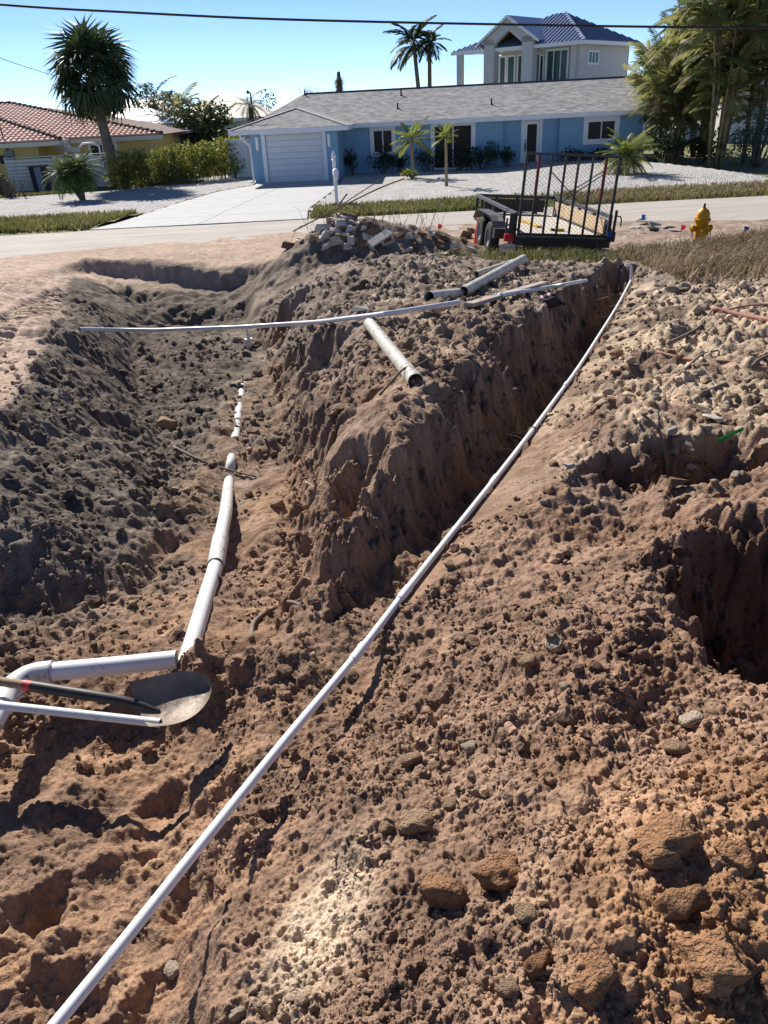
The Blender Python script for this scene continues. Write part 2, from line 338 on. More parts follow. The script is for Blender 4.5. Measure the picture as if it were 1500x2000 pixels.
    for tk in (t1, t2):
        dt, sd, pt, _ = segdist(x, y, tk); m = smooth(.30, .24, dt)*smooth(16.6, 15.6, y)
        rib = np.clip(np.sin((pt+0.5*np.abs(sd))*2*PI/.17)*2.2, -1, 1)
        trk += m*(-.05+0.026*rib) + .02*np.exp(-((dt-.34)/.06)**2)
    # bucket-teeth grooves down the left slope
    slope = np.exp(-((z-zb+.3)/.22)**2)*(x < -1.2)*(y > 4)
    gro = 0.045*fbm((x*0.5+y*0.86)*5.5, (x*0.86-y*0.5)*0.8, 3, 91)*slope
    # swirl of walls: hanging drapes
    drape = walls*(0.07*fbm(x*9, y*9, 4, 131)+.10*fbm(x*3.3, y*3.3, 3, 133))
    edge = 1-smooth(19.0, 21.3, y); det = det*edge; z = z*1.0 + (1-edge)*(.03+.03*n1)
    zz = z + det + boot*lowleft + trk*flat + gro + drape
    zz = zz + (heap(HPJ.x, HPJ.y, .25, .09, .12, .05) + heap(HPL.x, HPL.y-.03, .15, .075, .13, -.1) + heap(HPK.x, HPK.y+.05, .2, .05, .10))*(1+1.6*n2)
    dp, sp_, pp, pt_ = segdist(x, y, [(p.x, p.y) for p in CONP]); acc = [0.0]
    for p0, p1 in zip(CONP[:-1], CONP[1:]): acc.append(acc[-1]+math.hypot(p1.x-p0.x, p1.y-p0.y))
    pz = np.interp(pp, acc, [p.z for p in CONP]); zz = np.where(dp < .45, np.minimum(zz, pz-.014+.45*np.maximum(dp-.03, 0)+.02*n2*smooth(.05, .15, dp)+.55*(det+.02)*smooth(.03, .14, dp)), zz)
    # soil colour
    N3 = fbm(x*1.1+5, y*1.1, 4, 201); N4 = fbm(x*4.3, y*4.3, 4, 211); N5 = fbm(x*13, y*13, 3, 221)
    def C(*c): return np.array(c, dtype=np.float32)
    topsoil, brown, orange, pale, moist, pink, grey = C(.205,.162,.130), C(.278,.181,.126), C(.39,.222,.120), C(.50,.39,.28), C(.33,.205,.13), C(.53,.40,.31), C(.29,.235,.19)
    col = np.ones(x.shape+(3,), dtype=np.float32)*topsoil
    def mix(c, m):
        nonlocal col
        m = np.clip(m, 0, 1)[..., None].astype(np.float32); col = col*(1-m)+c*m
    mix(grey, smooth(-.2, .25, N3+.5*N4))
    mix(brown, smooth(5.2, 3.2, y+1.6*N3-0.4*np.maximum(x, 0)*0))
    mix(brown, 0.7*smooth(-1.4, -.6, x+.5*N3)*smooth(10, 5, y))
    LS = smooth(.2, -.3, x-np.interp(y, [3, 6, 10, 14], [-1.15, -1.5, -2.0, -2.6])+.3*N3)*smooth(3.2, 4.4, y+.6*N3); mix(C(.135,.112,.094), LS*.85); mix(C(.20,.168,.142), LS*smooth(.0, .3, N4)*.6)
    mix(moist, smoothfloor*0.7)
    mix(moist, lowleft*smooth(-.35, .2, N4+.6*fb)*0.85)
    mix(C(.292,.178,.119), smooth(.25, 1.1, x+1.2*N3)*smooth(3.9, 2.4, y+1.2*N4)); mix(orange, .8*smooth(.3, .9, x+.6*N3)*smooth(1.9, 1.1, y+.5*N4))
    mix(orange, 0.75*smooth(.0, .6, x+.8*N3)*smooth(1.7, .9, y))
    mix(C(.15,.085,.055), walls*smooth(.8, 1.1, x)*smooth(5, 4, y))  # damp brown in the dug pit and hole, with their shade painted in
    mix(pale, 0.85*smooth(-.05, .35, N3+.4*N4+.12)*smooth(1.0, 2.6, x-0.32*(y-5)+.6)*smooth(3.6, 4.6, y)*smooth(12, 9, y))
    mix(pale, 0.10*smooth(.1, .3, N4+.5*N3)*smooth(.0, .3, x-.0)*smooth(4, 2, y))
    SPT = onbase(620, 1790, -.15); mix(C(.60,.475,.345), 0.95*np.exp(-(((x-SPT.x+.02*n2-(y-SPT.y)*.25)/.13)**2+((y-SPT.y)/.24)**2)**1.3)*smooth(-.35, .05, N4+.2))
    mix(pale, 0.45*smooth(.0, .35, N4)*smooth(-.5, .3, x)*smooth(4, 6, y)*smooth(13, 10, y))
    mix(pink, flat); mix(pink*0.93, np.where(x < -1.6, smooth(.05, -.2, yw-y+.3*N4), smooth(17.6, 18.6, y+.8*N4)*smooth(.2, -.6, z-zb-.15)))
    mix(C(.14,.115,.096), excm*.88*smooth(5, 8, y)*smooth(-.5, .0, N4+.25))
    mix(topsoil*1.1, flat*smooth(.12, .3, N4+.3*N3)*0.5)
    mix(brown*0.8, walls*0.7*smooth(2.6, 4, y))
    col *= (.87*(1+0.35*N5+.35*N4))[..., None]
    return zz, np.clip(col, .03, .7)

NA, NR = 780, 1130
ang = np.concatenate([np.linspace(-64, -40, 30, endpoint=False), np.linspace(-40, -30, 80, endpoint=False), np.linspace(-30, 30, NA-220, endpoint=False), np.linspace(30, 40, 80, endpoint=False), np.linspace(40, 64, 30)])*PI/180
rad = np.concatenate([0.5*np.exp(np.linspace(0, math.log(12/0.5), NR-210, endpoint=False)), 12*np.exp(np.linspace(0, math.log(19.5/12), 175, endpoint=False)), 19.5*np.exp(np.linspace(0, math.log(23.6/19.5), 35))])
# rows crowd where the picture is taken from a standing person's distance
AA, RR = np.meshgrid(ang, rad); GX = (RR*np.sin(AA)).astype(np.float64); GY = (RR*np.cos(AA)).astype(np.float64)
_ic = np.unique(np.append(np.arange(0, len(rad), 5), len(rad)-1)); _jc = np.unique(np.append(np.arange(0, len(ang), 5), len(ang)-1))
_d = rbf(GX[np.ix_(_ic, _jc)], GY[np.ix_(_ic, _jc)]); _d = np.stack([np.interp(np.arange(len(ang)), _jc, row) for row in _d]); _d = np.stack([np.interp(np.arange(len(rad)), _ic, c_) for c_ in _d.T], 1)
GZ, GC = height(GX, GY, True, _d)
def gz(x, y):
    a = math.atan2(x, y); r = math.hypot(x, y)
    i = int(np.clip(np.searchsorted(ang, a), 1, len(ang)-1)); j = int(np.clip(np.searchsorted(rad, r), 1, NR-1))
    fa = (a-ang[i-1])/(ang[i]-ang[i-1]); fr = (r-rad[j-1])/(rad[j]-rad[j-1]); fa = min(max(fa, 0), 1); fr = min(max(fr, 0), 1)
    return float((GZ[j-1, i-1]*(1-fa)+GZ[j-1, i]*fa)*(1-fr)+(GZ[j, i-1]*(1-fa)+GZ[j, i]*fa)*fr)
def onground(px, py, lift=0.0):         # first place where the line of sight through a photo pixel meets the soil
    d = ray(px, py); prev = None
    t = 0.9
    while t < 40:
        x, y, z = d[0]*t, d[1]*t, CH+d[2]*t
        if y > .3 and z < gz(x, y): break
        t *= 1.004
    return Vector((x, y, gz(x, y)+lift))
def grid_mesh(name, X, Y, Z, Cc, m):
    nr, na = X.shape; me = bpy.data.meshes.new(name)
    co = np.stack([X, Y, Z], -1).reshape(-1, 3).astype(np.float32); me.vertices.add(nr*na); me.vertices.foreach_set('co', co.ravel())
    idx = np.arange(nr*na).reshape(nr, na); q = np.stack([idx[:-1, :-1], idx[:-1, 1:], idx[1:, 1:], idx[1:, :-1]], -1).reshape(-1, 4)
    q = q[:, ::-1] if False else q
    me.loops.add(q.size); me.loops.foreach_set('vertex_index', q[:, ::-1].ravel().astype(np.int32)); me.polygons.add(len(q))
    me.polygons.foreach_set('loop_start', np.arange(0, q.size, 4, dtype=np.int32)); me.polygons.foreach_set('loop_total', np.full(len(q), 4, dtype=np.int32))
    me.polygons.foreach_set('use_smooth', np.ones(len(q), dtype=bool)); me.update(calc_edges=True)
    at = me.color_attributes.new('soil', 'FLOAT_COLOR', 'POINT'); c4 = np.ones((nr*na, 4), dtype=np.float32); c4[:, :3] = Cc.reshape(-1, 3); at.data.foreach_set('color', c4.ravel())
    o = bpy.data.objects.new(name, me); COL.objects.link(o); me.materials.append(m); return o
def soilmat():
    m = bpy.data.materials.new('dug_soil'); m.use_nodes = True; N = m.node_tree.nodes; L = m.node_tree.links; bs = N['Principled BSDF']
    bs.inputs['Roughness'].default_value = 0.95; bs.inputs['Specular IOR Level'].default_value = 0.12
    va = N.new('ShaderNodeVertexColor'); va.layer_name = 'soil'; tc = N.new('ShaderNodeTexCoord')
    n1 = N.new('ShaderNodeTexNoise'); n1.inputs['Scale'].default_value = 55; n1.inputs['Detail'].default_value = 6; n1.inputs['Roughness'].default_value = .7; L.new(tc.outputs['Object'], n1.inputs[0])
    mr = N.new('ShaderNodeMapRange'); mr.inputs[1].default_value = .25; mr.inputs[2].default_value = .75; mr.inputs[3].default_value = .62; mr.inputs[4].default_value = 1.38; L.new(n1.outputs[0], mr.inputs[0])
    mx = N.new('ShaderNodeMix'); mx.data_type = 'RGBA'; mx.blend_type = 'MULTIPLY'; mx.inputs[0].default_value = 1; L.new(va.outputs[0], mx.inputs[6]); L.new(mr.outputs[0], mx.inputs[7])
    L.new(mx.outputs[2], bs.inputs['Base Color'])
    n2 = N.new('ShaderNodeTexNoise'); n2.inputs['Scale'].default_value = 120; n2.inputs['Detail'].default_value = 4; L.new(tc.outputs['Object'], n2.inputs[0])
    bp = N.new('ShaderNodeBump'); bp.inputs['Strength'].default_value = .55; bp.inputs['Distance'].default_value = .008; L.new(n2.outputs[0], bp.inputs['Height'])
    n3 = N.new('ShaderNodeTexNoise'); n3.inputs['Scale'].default_value = 16; n3.inputs['Detail'].default_value = 7; n3.inputs['Roughness'].default_value = .62; L.new(tc.outputs['Object'], n3.inputs[0])
    b2 = N.new('ShaderNodeBump'); b2.inputs['Strength'].default_value = .6; b2.inputs['Distance'].default_value = .05; L.new(n3.outputs[0], b2.inputs['Height']); L.new(b2.outputs[0], bp.inputs['Normal']); L.new(bp.outputs[0], bs.inputs['Normal'])
    return m
M_SOIL = soilmat()
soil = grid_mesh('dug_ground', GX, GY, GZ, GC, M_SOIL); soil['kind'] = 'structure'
# ------------------------------------------------------------------ flat setting: ground, road, driveway, yards
def struct(o): o['kind'] = 'structure'; return o
M_GND = mat('dry_ground', (.20, .17, .11), .95, scale=.35, col2=(.16, .18, .08), bump=.4, bscale=8)
M_ROAD = mat('dusty_asphalt', (.29, .27, .25), .9, scale=1.3, col2=(.44, .40, .36), bump=.35, bscale=60, detail=9, stretch=(.35, 1.6, 1), bdist=.01)
M_CONC = mat('pale_concrete', (.33, .34, .35), .85, scale=1.6, col2=(.46, .47, .48), detail=8, bump=.2, bscale=90, stretch=(1, 3, 1), bdist=.005)
def gravelmat(name, c1, c2):
    m = mat(name, c1, .95, scale=2.0, col2=c2, detail=8); N = m.node_tree.nodes; L = m.node_tree.links; bs = N['Principled BSDF']
    tc = N.new('ShaderNodeTexCoord'); vo = N.new('ShaderNodeTexVoronoi'); vo.inputs['Scale'].default_value = 16; L.new(tc.outputs['Object'], vo.inputs[0])
    bp = N.new('ShaderNodeBump'); bp.inputs['Strength'].default_value = 1.0; bp.inputs['Distance'].default_value = .05; L.new(vo.outputs['Distance'], bp.inputs['Height']); bp.invert = True
    L.new(bp.outputs[0], bs.inputs['Normal'])
    src = bs.inputs['Base Color'].links[0].from_socket; mx = N.new('ShaderNodeMix'); mx.data_type = 'RGBA'; mx.blend_type = 'MULTIPLY'; mx.inputs[0].default_value = .55
    L.new(src, mx.inputs[6]); L.new(vo.outputs['Color'], mx.inputs[7]); hs = N.new('ShaderNodeHueSaturation'); hs.inputs['Saturation'].default_value = .25; hs.inputs['Value'].default_value = 1.25
    L.new(mx.outputs[2], hs.inputs['Color']); L.new(hs.outputs[0], bs.inputs['Base Color'])
    return m
M_GRAV = gravelmat('white_shell_gravel', (.34, .31, .28), (.50, .47, .435))
M_GRAV2 = gravelmat('shell_gravel_greyish', (.34, .31, .29), (.48, .445, .42))
def sheet(name, x0, x1, y0, y1, m, nx, ny, zf, clip=None):
    xs = np.linspace(x0, x1, nx); ys = np.linspace(y0, y1, ny); X, Y = np.meshgrid(xs, ys); Z = zf(X, Y)
    b = MB(); b.v = [tuple(p) for p in np.stack([X, Y, Z], -1).reshape(-1, 3).tolist()]
    for j in range(ny-1):
        for i in range(nx-1):
            if clip is None or clip(xs[i]*.5+xs[i+1]*.5, ys[j]*.5+ys[j+1]*.5): b.f.append((j*nx+i, j*nx+i+1, (j+1)*nx+i+1, (j+1)*nx+i))
    return struct(b.build(name, m, smooth=True))
sheet('ground', -2500, 2500, -60, 4500, M_GND, 2, 2, lambda X, Y: X*0-1.6)
sheet('far_lot_ground', -70, 70, 26.0, 110, M_GND, 60, 60, lambda X, Y: X*0-.035)
sheet('road', -70, 70, 21.6, 26.55, M_ROAD, 240, 24, lambda X, Y: .012+.012*fbm(X*.4, Y*.9, 2, 5)+.03*np.maximum(0, 1-np.abs(Y-24.4)/2.2)-.004*0)
# near verge beside the dug ground, outside the picture, so that the lot goes on
sheet('lot_ground', -40, -9.5, 6, 22.5, M_GND, 20, 12, lambda X, Y: zbase(Y)-.12)
# driveway: pale slabs with joints
dl = [atZ(*p, .03) for p in ((497, 362), (427, 374), (360, 393), (300, 413), (235, 434), (150, 455.5))]
dr = [atZ(*p, .03) for p in ((662, 359.5), (648, 374), (625, 391), (603, 407), (601, 414), (601, 424.5))]
drive = struct(MB().quad((-9.5, 26.4, -.02), (-1.6, 26.4, -.02), (-1.2, 40, -.02), (-5.4, 40.3, -.02)).build('driveway', M_CONC))
def side(pts, y):
    pts = sorted(pts, key=lambda p: p.y)
    for a, b in zip(pts[:-1], pts[1:]):
        if a.y <= y <= b.y: t = (y-a.y)/(b.y-a.y+1e-9); return a.x+(b.x-a.x)*t
    return pts[0].x if y < pts[0].y else pts[-1].x
rows = [26.5, 28.6, 31.6, 34.6, 37.6, 40.9]
for a, b in zip(rows[:-1], rows[1:]):
    for s0, s1 in ((0, .5), (.5, 1)):
        nst = 6; top = []; bot = []
        ys = [a+.012+(b-a-.024)*k/nst for k in range(nst+1)]
        def pt(y, t): xl, xr = side(dl, y), side(dr, y); return Vector((xl+(xr-xl)*t+(.012 if t == s0 and t > 0 else (-.012 if t == s1 and t < 1 else 0)), y, 0))
        poly = [pt(y, s1) for y in ys] + [pt(y, s0) for y in reversed(ys)]
        MB().prism([(p.x, p.y, -.03) for p in poly], (0, 0, .07)).build('concrete_slab', M_CONC, drive)
# gravel yards
def yardz(X, Y): return .05+.05*fbm(X*.25, Y*.25, 3, 15)+.02*fbm(X*1.3, Y*1.3, 2, 16)
def inr(x, y): return x > side(dr, min(y, 41))+.05 and y > 28.9+.25*math.sin(x*.9) and (x < 15.2-.35*(y-30) if y < 33 else x < 14.2-.2*(y-33)) 
def mound(X, Y): return yardz(X, Y)+.22*smooth(28.8, 33, Y)*smooth(6, 10, X)
sheet('gravel_yard', -6, 17, 28, 45, M_GRAV, 150, 110, mound, inr)
sheet('gravel_yard_beside_driveway', -32, -4, 28, 49.5, M_GRAV2, 150, 110, lambda X, Y: yardz(X, Y)*.9, lambda x, y: x < side(dl, min(y, 41.2))-.02 - (0 if y < 41.2 else -.2) and y > 29.3+.35*math.sin(x*.55)+.03*(x+6) and y < 43.6+(x+13)*.75)
M_LAWN = mat('lawn_soil', (.10, .12, .035), .95, scale=1.4, col2=(.17, .16, .06), bump=.6, bscale=25)
sheet('grass_verge', -3.0, 40, 26.3, 30.4, M_LAWN, 130, 16, lambda X, Y: .0+.05*np.sin((Y-26.3)/4.1*PI)-.02+.03*fbm(X, Y, 2, 8), lambda x, y: x > -1.95)
sheet('grass_verge_beside_driveway', -40, -4, 26.3, 31.0, M_LAWN, 110, 16, lambda X, Y: .02+.1*np.sin((Y-26.3)/4.7*PI)+.03*fbm(X, Y, 2, 8), lambda x, y: x < side(dl, y)-.15)
# ------------------------------------------------------------------ houses
M_BLUE = mat('blue_stucco', (.23, .395, .535), .9, .06, 3, bump=.15, bscale=80, bdist=.004)
M_WHITE = mat('white_paint', (.78, .79, .80), .55, .05, 4)
M_DOORW = mat('garage_white', (.70, .71, .735), .5, .03, 3)
M_PVC = mat('white_vinyl', (.72, .75, .78), .35, .04, 3)
M_GLASS = mat('dark_window_glass', (.022, .027, .028), .12, .3, 1.2, spec=.12)
M_BLACK = mat('black_metal', (.018, .018, .02), .5, .3, 8, spec=.4)
M_DARKIN = mat('dark_room', (.02, .02, .022), .9)
def shingle(name, c1, c2, mortar, sx=.3, sy=.14):
    m = bpy.data.materials.new(name); m.use_nodes = True; N = m.node_tree.nodes; L = m.node_tree.links; bs = N['Principled BSDF']; bs.inputs['Roughness'].default_value = .95; bs.inputs['Specular IOR Level'].default_value = .15
    tc = N.new('ShaderNodeTexCoord'); br = N.new('ShaderNodeTexBrick'); br.inputs['Scale'].default_value = 1.0
    br.inputs['Brick Width'].default_value = sx; br.inputs['Row Height'].default_value = sy; br.inputs['Mortar Size'].default_value = .006
    br.inputs['Color1'].default_value = (*c1, 1); br.inputs['Color2'].default_value = (*c2, 1); br.inputs['Mortar'].default_value = (*mortar, 1); br.inputs['Bias'].default_value = 0
    nz = N.new('ShaderNodeTexNoise'); nz.inputs['Scale'].default_value = 3.0; nz.inputs['Detail'].default_value = 6; L.new(tc.outputs['Object'], nz.inputs[0])
    mp = N.new('ShaderNodeVectorMath'); mp.operation = 'MULTIPLY_ADD'; mp.inputs[1].default_value = (.12, .12, .12); L.new(nz.outputs['Color'], mp.inputs[0]); L.new(tc.outputs['Object'], mp.inputs[2]); L.new(mp.outputs[0], br.inputs['Vector'])
    mx = N.new('ShaderNodeMix'); mx.data_type = 'RGBA'; mx.blend_type = 'OVERLAY'; mx.inputs[0].default_value = .35; L.new(br.outputs[0], mx.inputs[6]); L.new(nz.outputs[0], mx.inputs[7]); L.new(mx.outputs[2], bs.inputs['Base Color'])
    bp = N.new('ShaderNodeBump'); bp.inputs['Strength'].default_value = .5; bp.inputs['Distance'].default_value = .02; L.new(br.outputs['Fac'], bp.inputs['Height']); bp.invert = True; L.new(bp.outputs[0], bs.inputs['Normal'])
    return m
M_SHIN = shingle('grey_shingle', (.20, .20, .205), (.36, .36, .365), (.13, .13, .135))
def slab(mb, pts, t=.06):               # roof plane with thickness, along its normal
    a, b, c = (Vector(p) for p in pts[:3]); n = (b-a).cross(c-a).normalized()
    if n.z < 0: n = -n
    return mb.prism([Vector(p)-n*t for p in pts], n*t)
def window(parent, x0, x1, z0, z1, y, trim=.16, panes=2, frame=.05, name='window', gl=None):
    o = MB(); 
    for (a, b, c, d) in ((x0-trim, x1+trim, z1, z1+trim), (x0-trim, x1+trim, z0-trim, z0), (x0-trim, x0, z0, z1), (x1, x1+trim, z0, z1)):
        o.box(a, b, y-.045, y+.02, c, d)
    o = o.build(name, M_WHITE, parent, bevel=.006)
    f = MB()
    for (a, b, c, d) in ((x0, x1, z1-frame, z1), (x0, x1, z0, z0+frame), (x0, x0+frame, z0+frame, z1-frame), (x1-frame, x1, z0+frame, z1-frame)):
        f.box(a, b, y-.02, y+.03, c, d)
    for k in range(1, panes):
        xm = x0+(x1-x0)*k/panes; f.box(xm-frame*.55, xm+frame*.55, y-.025, y+.03, z0+frame, z1-frame)
    f.build('frame', M_WHITE, o)
    for k in range(panes):
        a = x0+(x1-x0)*k/panes+frame*.7; b = x0+(x1-x0)*(k+1)/panes-frame*.7
        MB().box(a, b, y+.002, y+.012, z0+frame*.9, z1-frame*.9).build('pane', gl or M_GLASS, o)
    return o
BH = thing('blue_house', 'pale blue single-storey house with grey shingle roof and white garage door', 'house', (-4.796, 41.19, 0), -.092)
W0 = 2.742
# walls (garage block in front, main block behind; door and window openings are pieced round)
g = MB(); g.box(-.69, -.0, 0, .2, -.1, 2.5); g.box(W0, 3.5, 0, .2, -.1, 2.5); g.box(-.0, W0, 0, .2, 2.13, 2.5); g.box(-.69, -.49, .2, 11.5, -.1, 2.5); g.box(3.3, 3.5, .2, 3.0, -.1, 2.5)
g.build('garage_wall', M_BLUE, BH)
g = MB(); yb = 3.0; xr = 18.45
ops = [(4.95, 5.95, .98, 2.05), (8.05, 10.0, .10, 2.12), (12.62, 13.4, .04, 2.12), (15.72, 17.1, 1.12, 1.99)]
xs = 3.5
for (a, b, c, d) in ops:
    yo = yb+(.35 if 12 < a < 13 else 0)
    g.box(xs, a, yb, yb+.2, -.1, 2.5) if not (12 < a < 13) else (g.box(xs, 11.55, yb, yb+.2, -.1, 2.5), g.box(11.55, a, yo, yo+.2, -.1, 2.5))
    g.box(a, b, yo, yo+.2, -.1, c); g.box(a, b, yo, yo+.2, d, 2.5); xs = b
    if 12 < a < 13: g.box(b, 14.35, yo, yo+.2, -.1, 2.5); xs = 14.35
g.box(xs, xr, yb, yb+.2, -.1, 2.5); g.box(xr-.2, xr, yb+.2, 11.5, -.1, 2.5); g.box(-.49, xr-.2, 11.3, 11.5, -.1, 2.5)
g.box(11.35, 11.55, yb+.2, yb+.35, -.1, 2.5); g.box(14.35, 14.55, yb+.2, yb+.35, -.1, 2.5)
g.prism([(xr-.2, yb+.2, 2.5), (xr-.2, 11.5, 2.5), (xr-.2, 7.4, 3.7)], (.2, 0, 0))
g.build('main_wall', M_BLUE, BH)
MB().box(-.4, xr-.3, yb+.5, 11.2, 0.0, .02).build('floor', M_DARKIN, BH)
MB().box(3.6, xr-.3, yb+1.6, yb+1.65, 0.02, 2.4).build('inner_wall', M_DARKIN, BH)
# roof
ze = 2.40; pit = .30
mr = MB(); yF, yR, yB = 2.4, 7.4, 12.1; xL, xR = -1.6, 19.05; zr = ze+(yR-yF)*pit
slab(mr, [(xL, yF, ze), (xR, yF, ze), (xR, yR, zr), (.9, yR, zr)], .09)
slab(mr, [(xR, yB, ze), (xL, yB, ze), (.9, yR, zr), (xR, yR, zr)], .09)
slab(mr, [(xL, yB, ze), (xL, yF, ze), (.9, yR, zr)], .09)
roof = mr.build('roof', M_SHIN, BH)
gr = MB(); gx0, gx1, gy0 = -1.6, 4.1, -.6; gm = 1.25; gz1 = ze+(gm-gx0)*.285; gp = gy0+(gm-gx0)
slab(gr, [(gx0, gy0, ze), (gx1, gy0, ze), (gm, gp, gz1)], .09)
slab(gr, [(gx0, 5.6, ze), (gx0, gy0, ze), (gm, gp, gz1), (gm, 6.3, gz1)], .09)
slab(gr, [(gx1, gy0, ze), (gx1, 4.6, ze), (gm, 6.3, gz1), (gm, gp, gz1)], .09)
gr.build('garage_roof', M_SHIN, BH)
rc = MB(); rc.bar((.9, yR, zr+.015), (xR, yR, zr+.015), .22, .04); rc.build('ridge_cap', mat('ridge_shingle', (.12, .12, .125), .95), roof)
hc = MB(); hc.bar((gx1, gy0, ze+.0), (gm, gp, gz1+.01), .2, .035); hc.bar((gx0, gy0, ze), (gm, gp, gz1+.01), .2, .035); hc.build('hip_cap', mat('hip_shingle', (.33, .33, .335), .95), roof)
fa = MB(); fa.box(gx0, gx1, gy0-.02, gy0+.01, ze-.20, ze-.01); fa.box(gx0-.02, gx0+.01, gy0+.01, 12.1, ze-.20, ze-.012); fa.box(gx1-.01, gx1+.02, gy0+.01, yF-.021, ze-.20, ze-.012)
fa.box(gx1+.021, xR, yF-.02, yF+.01, ze-.20, ze-.01)
fa.prism([(xR, yF, ze-.2), (xR, yF, ze-.01), (xR, yR, zr-.01), (xR, yR, zr-.2)], (.02, 0, 0))
fa.build('fascia', M_WHITE, BH)
sf = MB(); sf.box(gx0+.01, gx1-.01, gy0+.01, .2, ze-.17, ze-.14); sf.box(gx0+.01, -.69, .2, 12, ze-.17, ze-.14); sf.box(3.5, gx1-.01, .2, yF+.01, ze-.17, ze-.14); sf.box(3.5, xR, yF+.011, yb+.3, ze-.17, ze-.14)
sf.build('soffit', M_WHITE, BH)
# garage door
gd = MB(); gd.box(-.0, W0, .09, .10, 0, 2.13); GD = gd.build('garage_door', M_DOORW, BH); GD['label'] = 'white sectional garage door with horizontal grooves'
for k in range(4):
    z0 = .02+k*.528; p = MB()
    p.box(.012, W0-.012, .055, .089, z0, z0+.255); p.box(.012, W0-.012, .055, .089, z0+.270, z0+.515)
    p.build('door_section', M_DOORW, GD, bevel=.012)
t = MB(); t.box(-.2, 0, -.04, .05, 0, 2.13); t.box(W0, W0+.2, -.04, .05, 0, 2.13); t.box(-.2, W0+.2, -.04, .05, 2.13, 2.2299); t.build('door_trim', M_WHITE, GD, bevel=.006)
MB().box(.0, W0, .05, .085, 0, .018).build('bottom_seal', M_BLACK, GD)
for x in (-.40, W0+.34):
    l = MB(); l.box(x-.075, x+.075, -.09, -.0, 1.5, 2.08); L_ = l.build('wall_lamp', M_WHITE, BH, bevel=.02); MB().box(x-.05, x+.05, -.13, -.091, 1.55, 2.02).build('lamp_cover', mat('frosted_glass', (.85, .85, .83), .3), L_, bevel=.01)
# openings
window(BH, 4.95, 5.95, .98, 2.05, yb)
window(BH, 8.05, 10.0, .10, 2.12, yb, frame=.06)
window(BH, 15.72, 17.1, 1.12, 1.99, yb, trim=.19)
yo = yb+.35
dt = MB(); dt.box(12.48, 12.62, yo-.04, yo+.02, .0, 2.12); dt.box(13.4, 13.54, yo-.04, yo+.02, .0, 2.12); dt.box(12.48, 13.54, yo-.04, yo+.02, 2.12, 2.228); DT = dt.build('front_door', M_WHITE, BH, bevel=.006)
ds = MB(); ds.box(12.63, 12.78, yo+.0, yo+.05, .03, 2.11); ds.box(13.27, 13.39, yo+.0, yo+.05, .03, 2.11); ds.box(12.78, 13.27, yo, yo+.05, 1.96, 2.11); ds.box(12.78, 13.27, yo, yo+.05, .03, .22); ds.build('door_leaf', M_WHITE, DT)
MB().box(12.78, 13.27, yo+.02, yo+.03, .22, 1.96).build('pane', M_GLASS, DT)
hd = MB(); hd.box(12.675, 12.735, yo-.06, yo-.0, .80, 1.12); hd.box(12.68, 12.73, yo-.04, yo-.0, 1.18, 1.28); hd.box(12.68, 12.73, yo-.04, yo-.0, .70, .78); hd.build('door_handle', M_BLACK, DT)
# roof furniture
for (x, y) in ((.95, 7.2), (6.3, 6.3), (11.0, 4.2), (6.2, 4.3)):
    z = ze+(y-yF)*pit; v = MB(); v.tube([(x, y, z-.05), (x, y, z+.26)], .04, 8); v.lathe([(.1, 0), (.06, .05), (.05, .06)], 8, (x, y, z-.01)); v.build('vent_pipe', M_BLACK, roof)
rail = MB(); rail.tube([(-1.0, .1, 2.62), (-.55, .3, 2.80), (-.35, .35, 2.95), (-.15, .35, 2.90), (.0, .35, 2.83)], .018, 6); rail.build('roof_cable', M_BLACK, roof)
dp = MB(); dp.tube([(-1.1, -.45, 2.25), (-1.1, -.42, 2.1), (-.95, -.2, 1.9), (-.78, -.02, 1.72), (-.76, .0, 1.4), (-.76, .0, .2), (-.82, -.08, .08), (-.95, -.2, .04)], .05, 8); dp.build('downspout', M_WHITE, BH, smooth=True)
dp = MB(); dp.tube([(18.75, 2.5, 2.25), (18.7, 2.6, 2.05), (18.52, 2.9, 1.75), (18.52, 2.93, .2)], .045, 8); dp.build('downspout', M_WHITE, BH, smooth=True)
# white vinyl gate panel left of the garage
VF = thing('vinyl_fence', 'white vinyl privacy fence panel between hedge and blue garage', 'fence', (-6.35, 45.2, 0), -.05)
for k in range(6): MB().box(-.85+k*.285, -.85+k*.285+.275, -.02, .02, .06, 1.82).build('plank', M_PVC, VF)
for a in (-.98, .87): MB().box(a, a+.12, -.06, .06, 0, 1.92).build('post', M_PVC, VF)
for a, b in ((1.82, 1.9), (.0, .06)): MB().box(-.86, .87, -.035, .035, a, b).build('rail', M_PVC, VF)

# ---- yellow house with clay barrel tiles
M_YEL = mat('yellow_stucco', (.72, .51, .18), .9, .06, 3, bump=.15, bscale=80, bdist=.004)
M_TILE = mat('clay_tile', (.50, .29, .24), .85, scale=2.2, col2=(.70, .50, .44), detail=3)
M_TSLAB = mat('tile_underlay', (.12, .075, .065), .9, .2, 5)
M_RTILE = mat('ridge_tile_dark', (.07, .05, .045), .9, .3, 5)
M_CREAM = mat('cream_trim', (.62, .58, .47), .7, .05, 4)
P0 = atY(0, 300, 45.5)
YH = thing('yellow_house', 'yellow stucco house with pinkish barrel tile hip roof behind the cabbage palm', 'house', (P0.x-1.5, 45.5, 0), .0)
exr = atY(318, 262, 45.0).x-YH.location.x     # right eave corner, local x
ex1 = atY(76, 300, 44.2).x-YH.location.x      # corner of the projecting room
w_ = MB(); w_.box(-6, ex1, -1.3, -1.1, 0, 2.35); w_.box(ex1-.2, ex1, -1.1, 0, 0, 2.35)
wx0 = atY(178, 300, 45.5).x-YH.location.x; wx1 = wx0+1.35
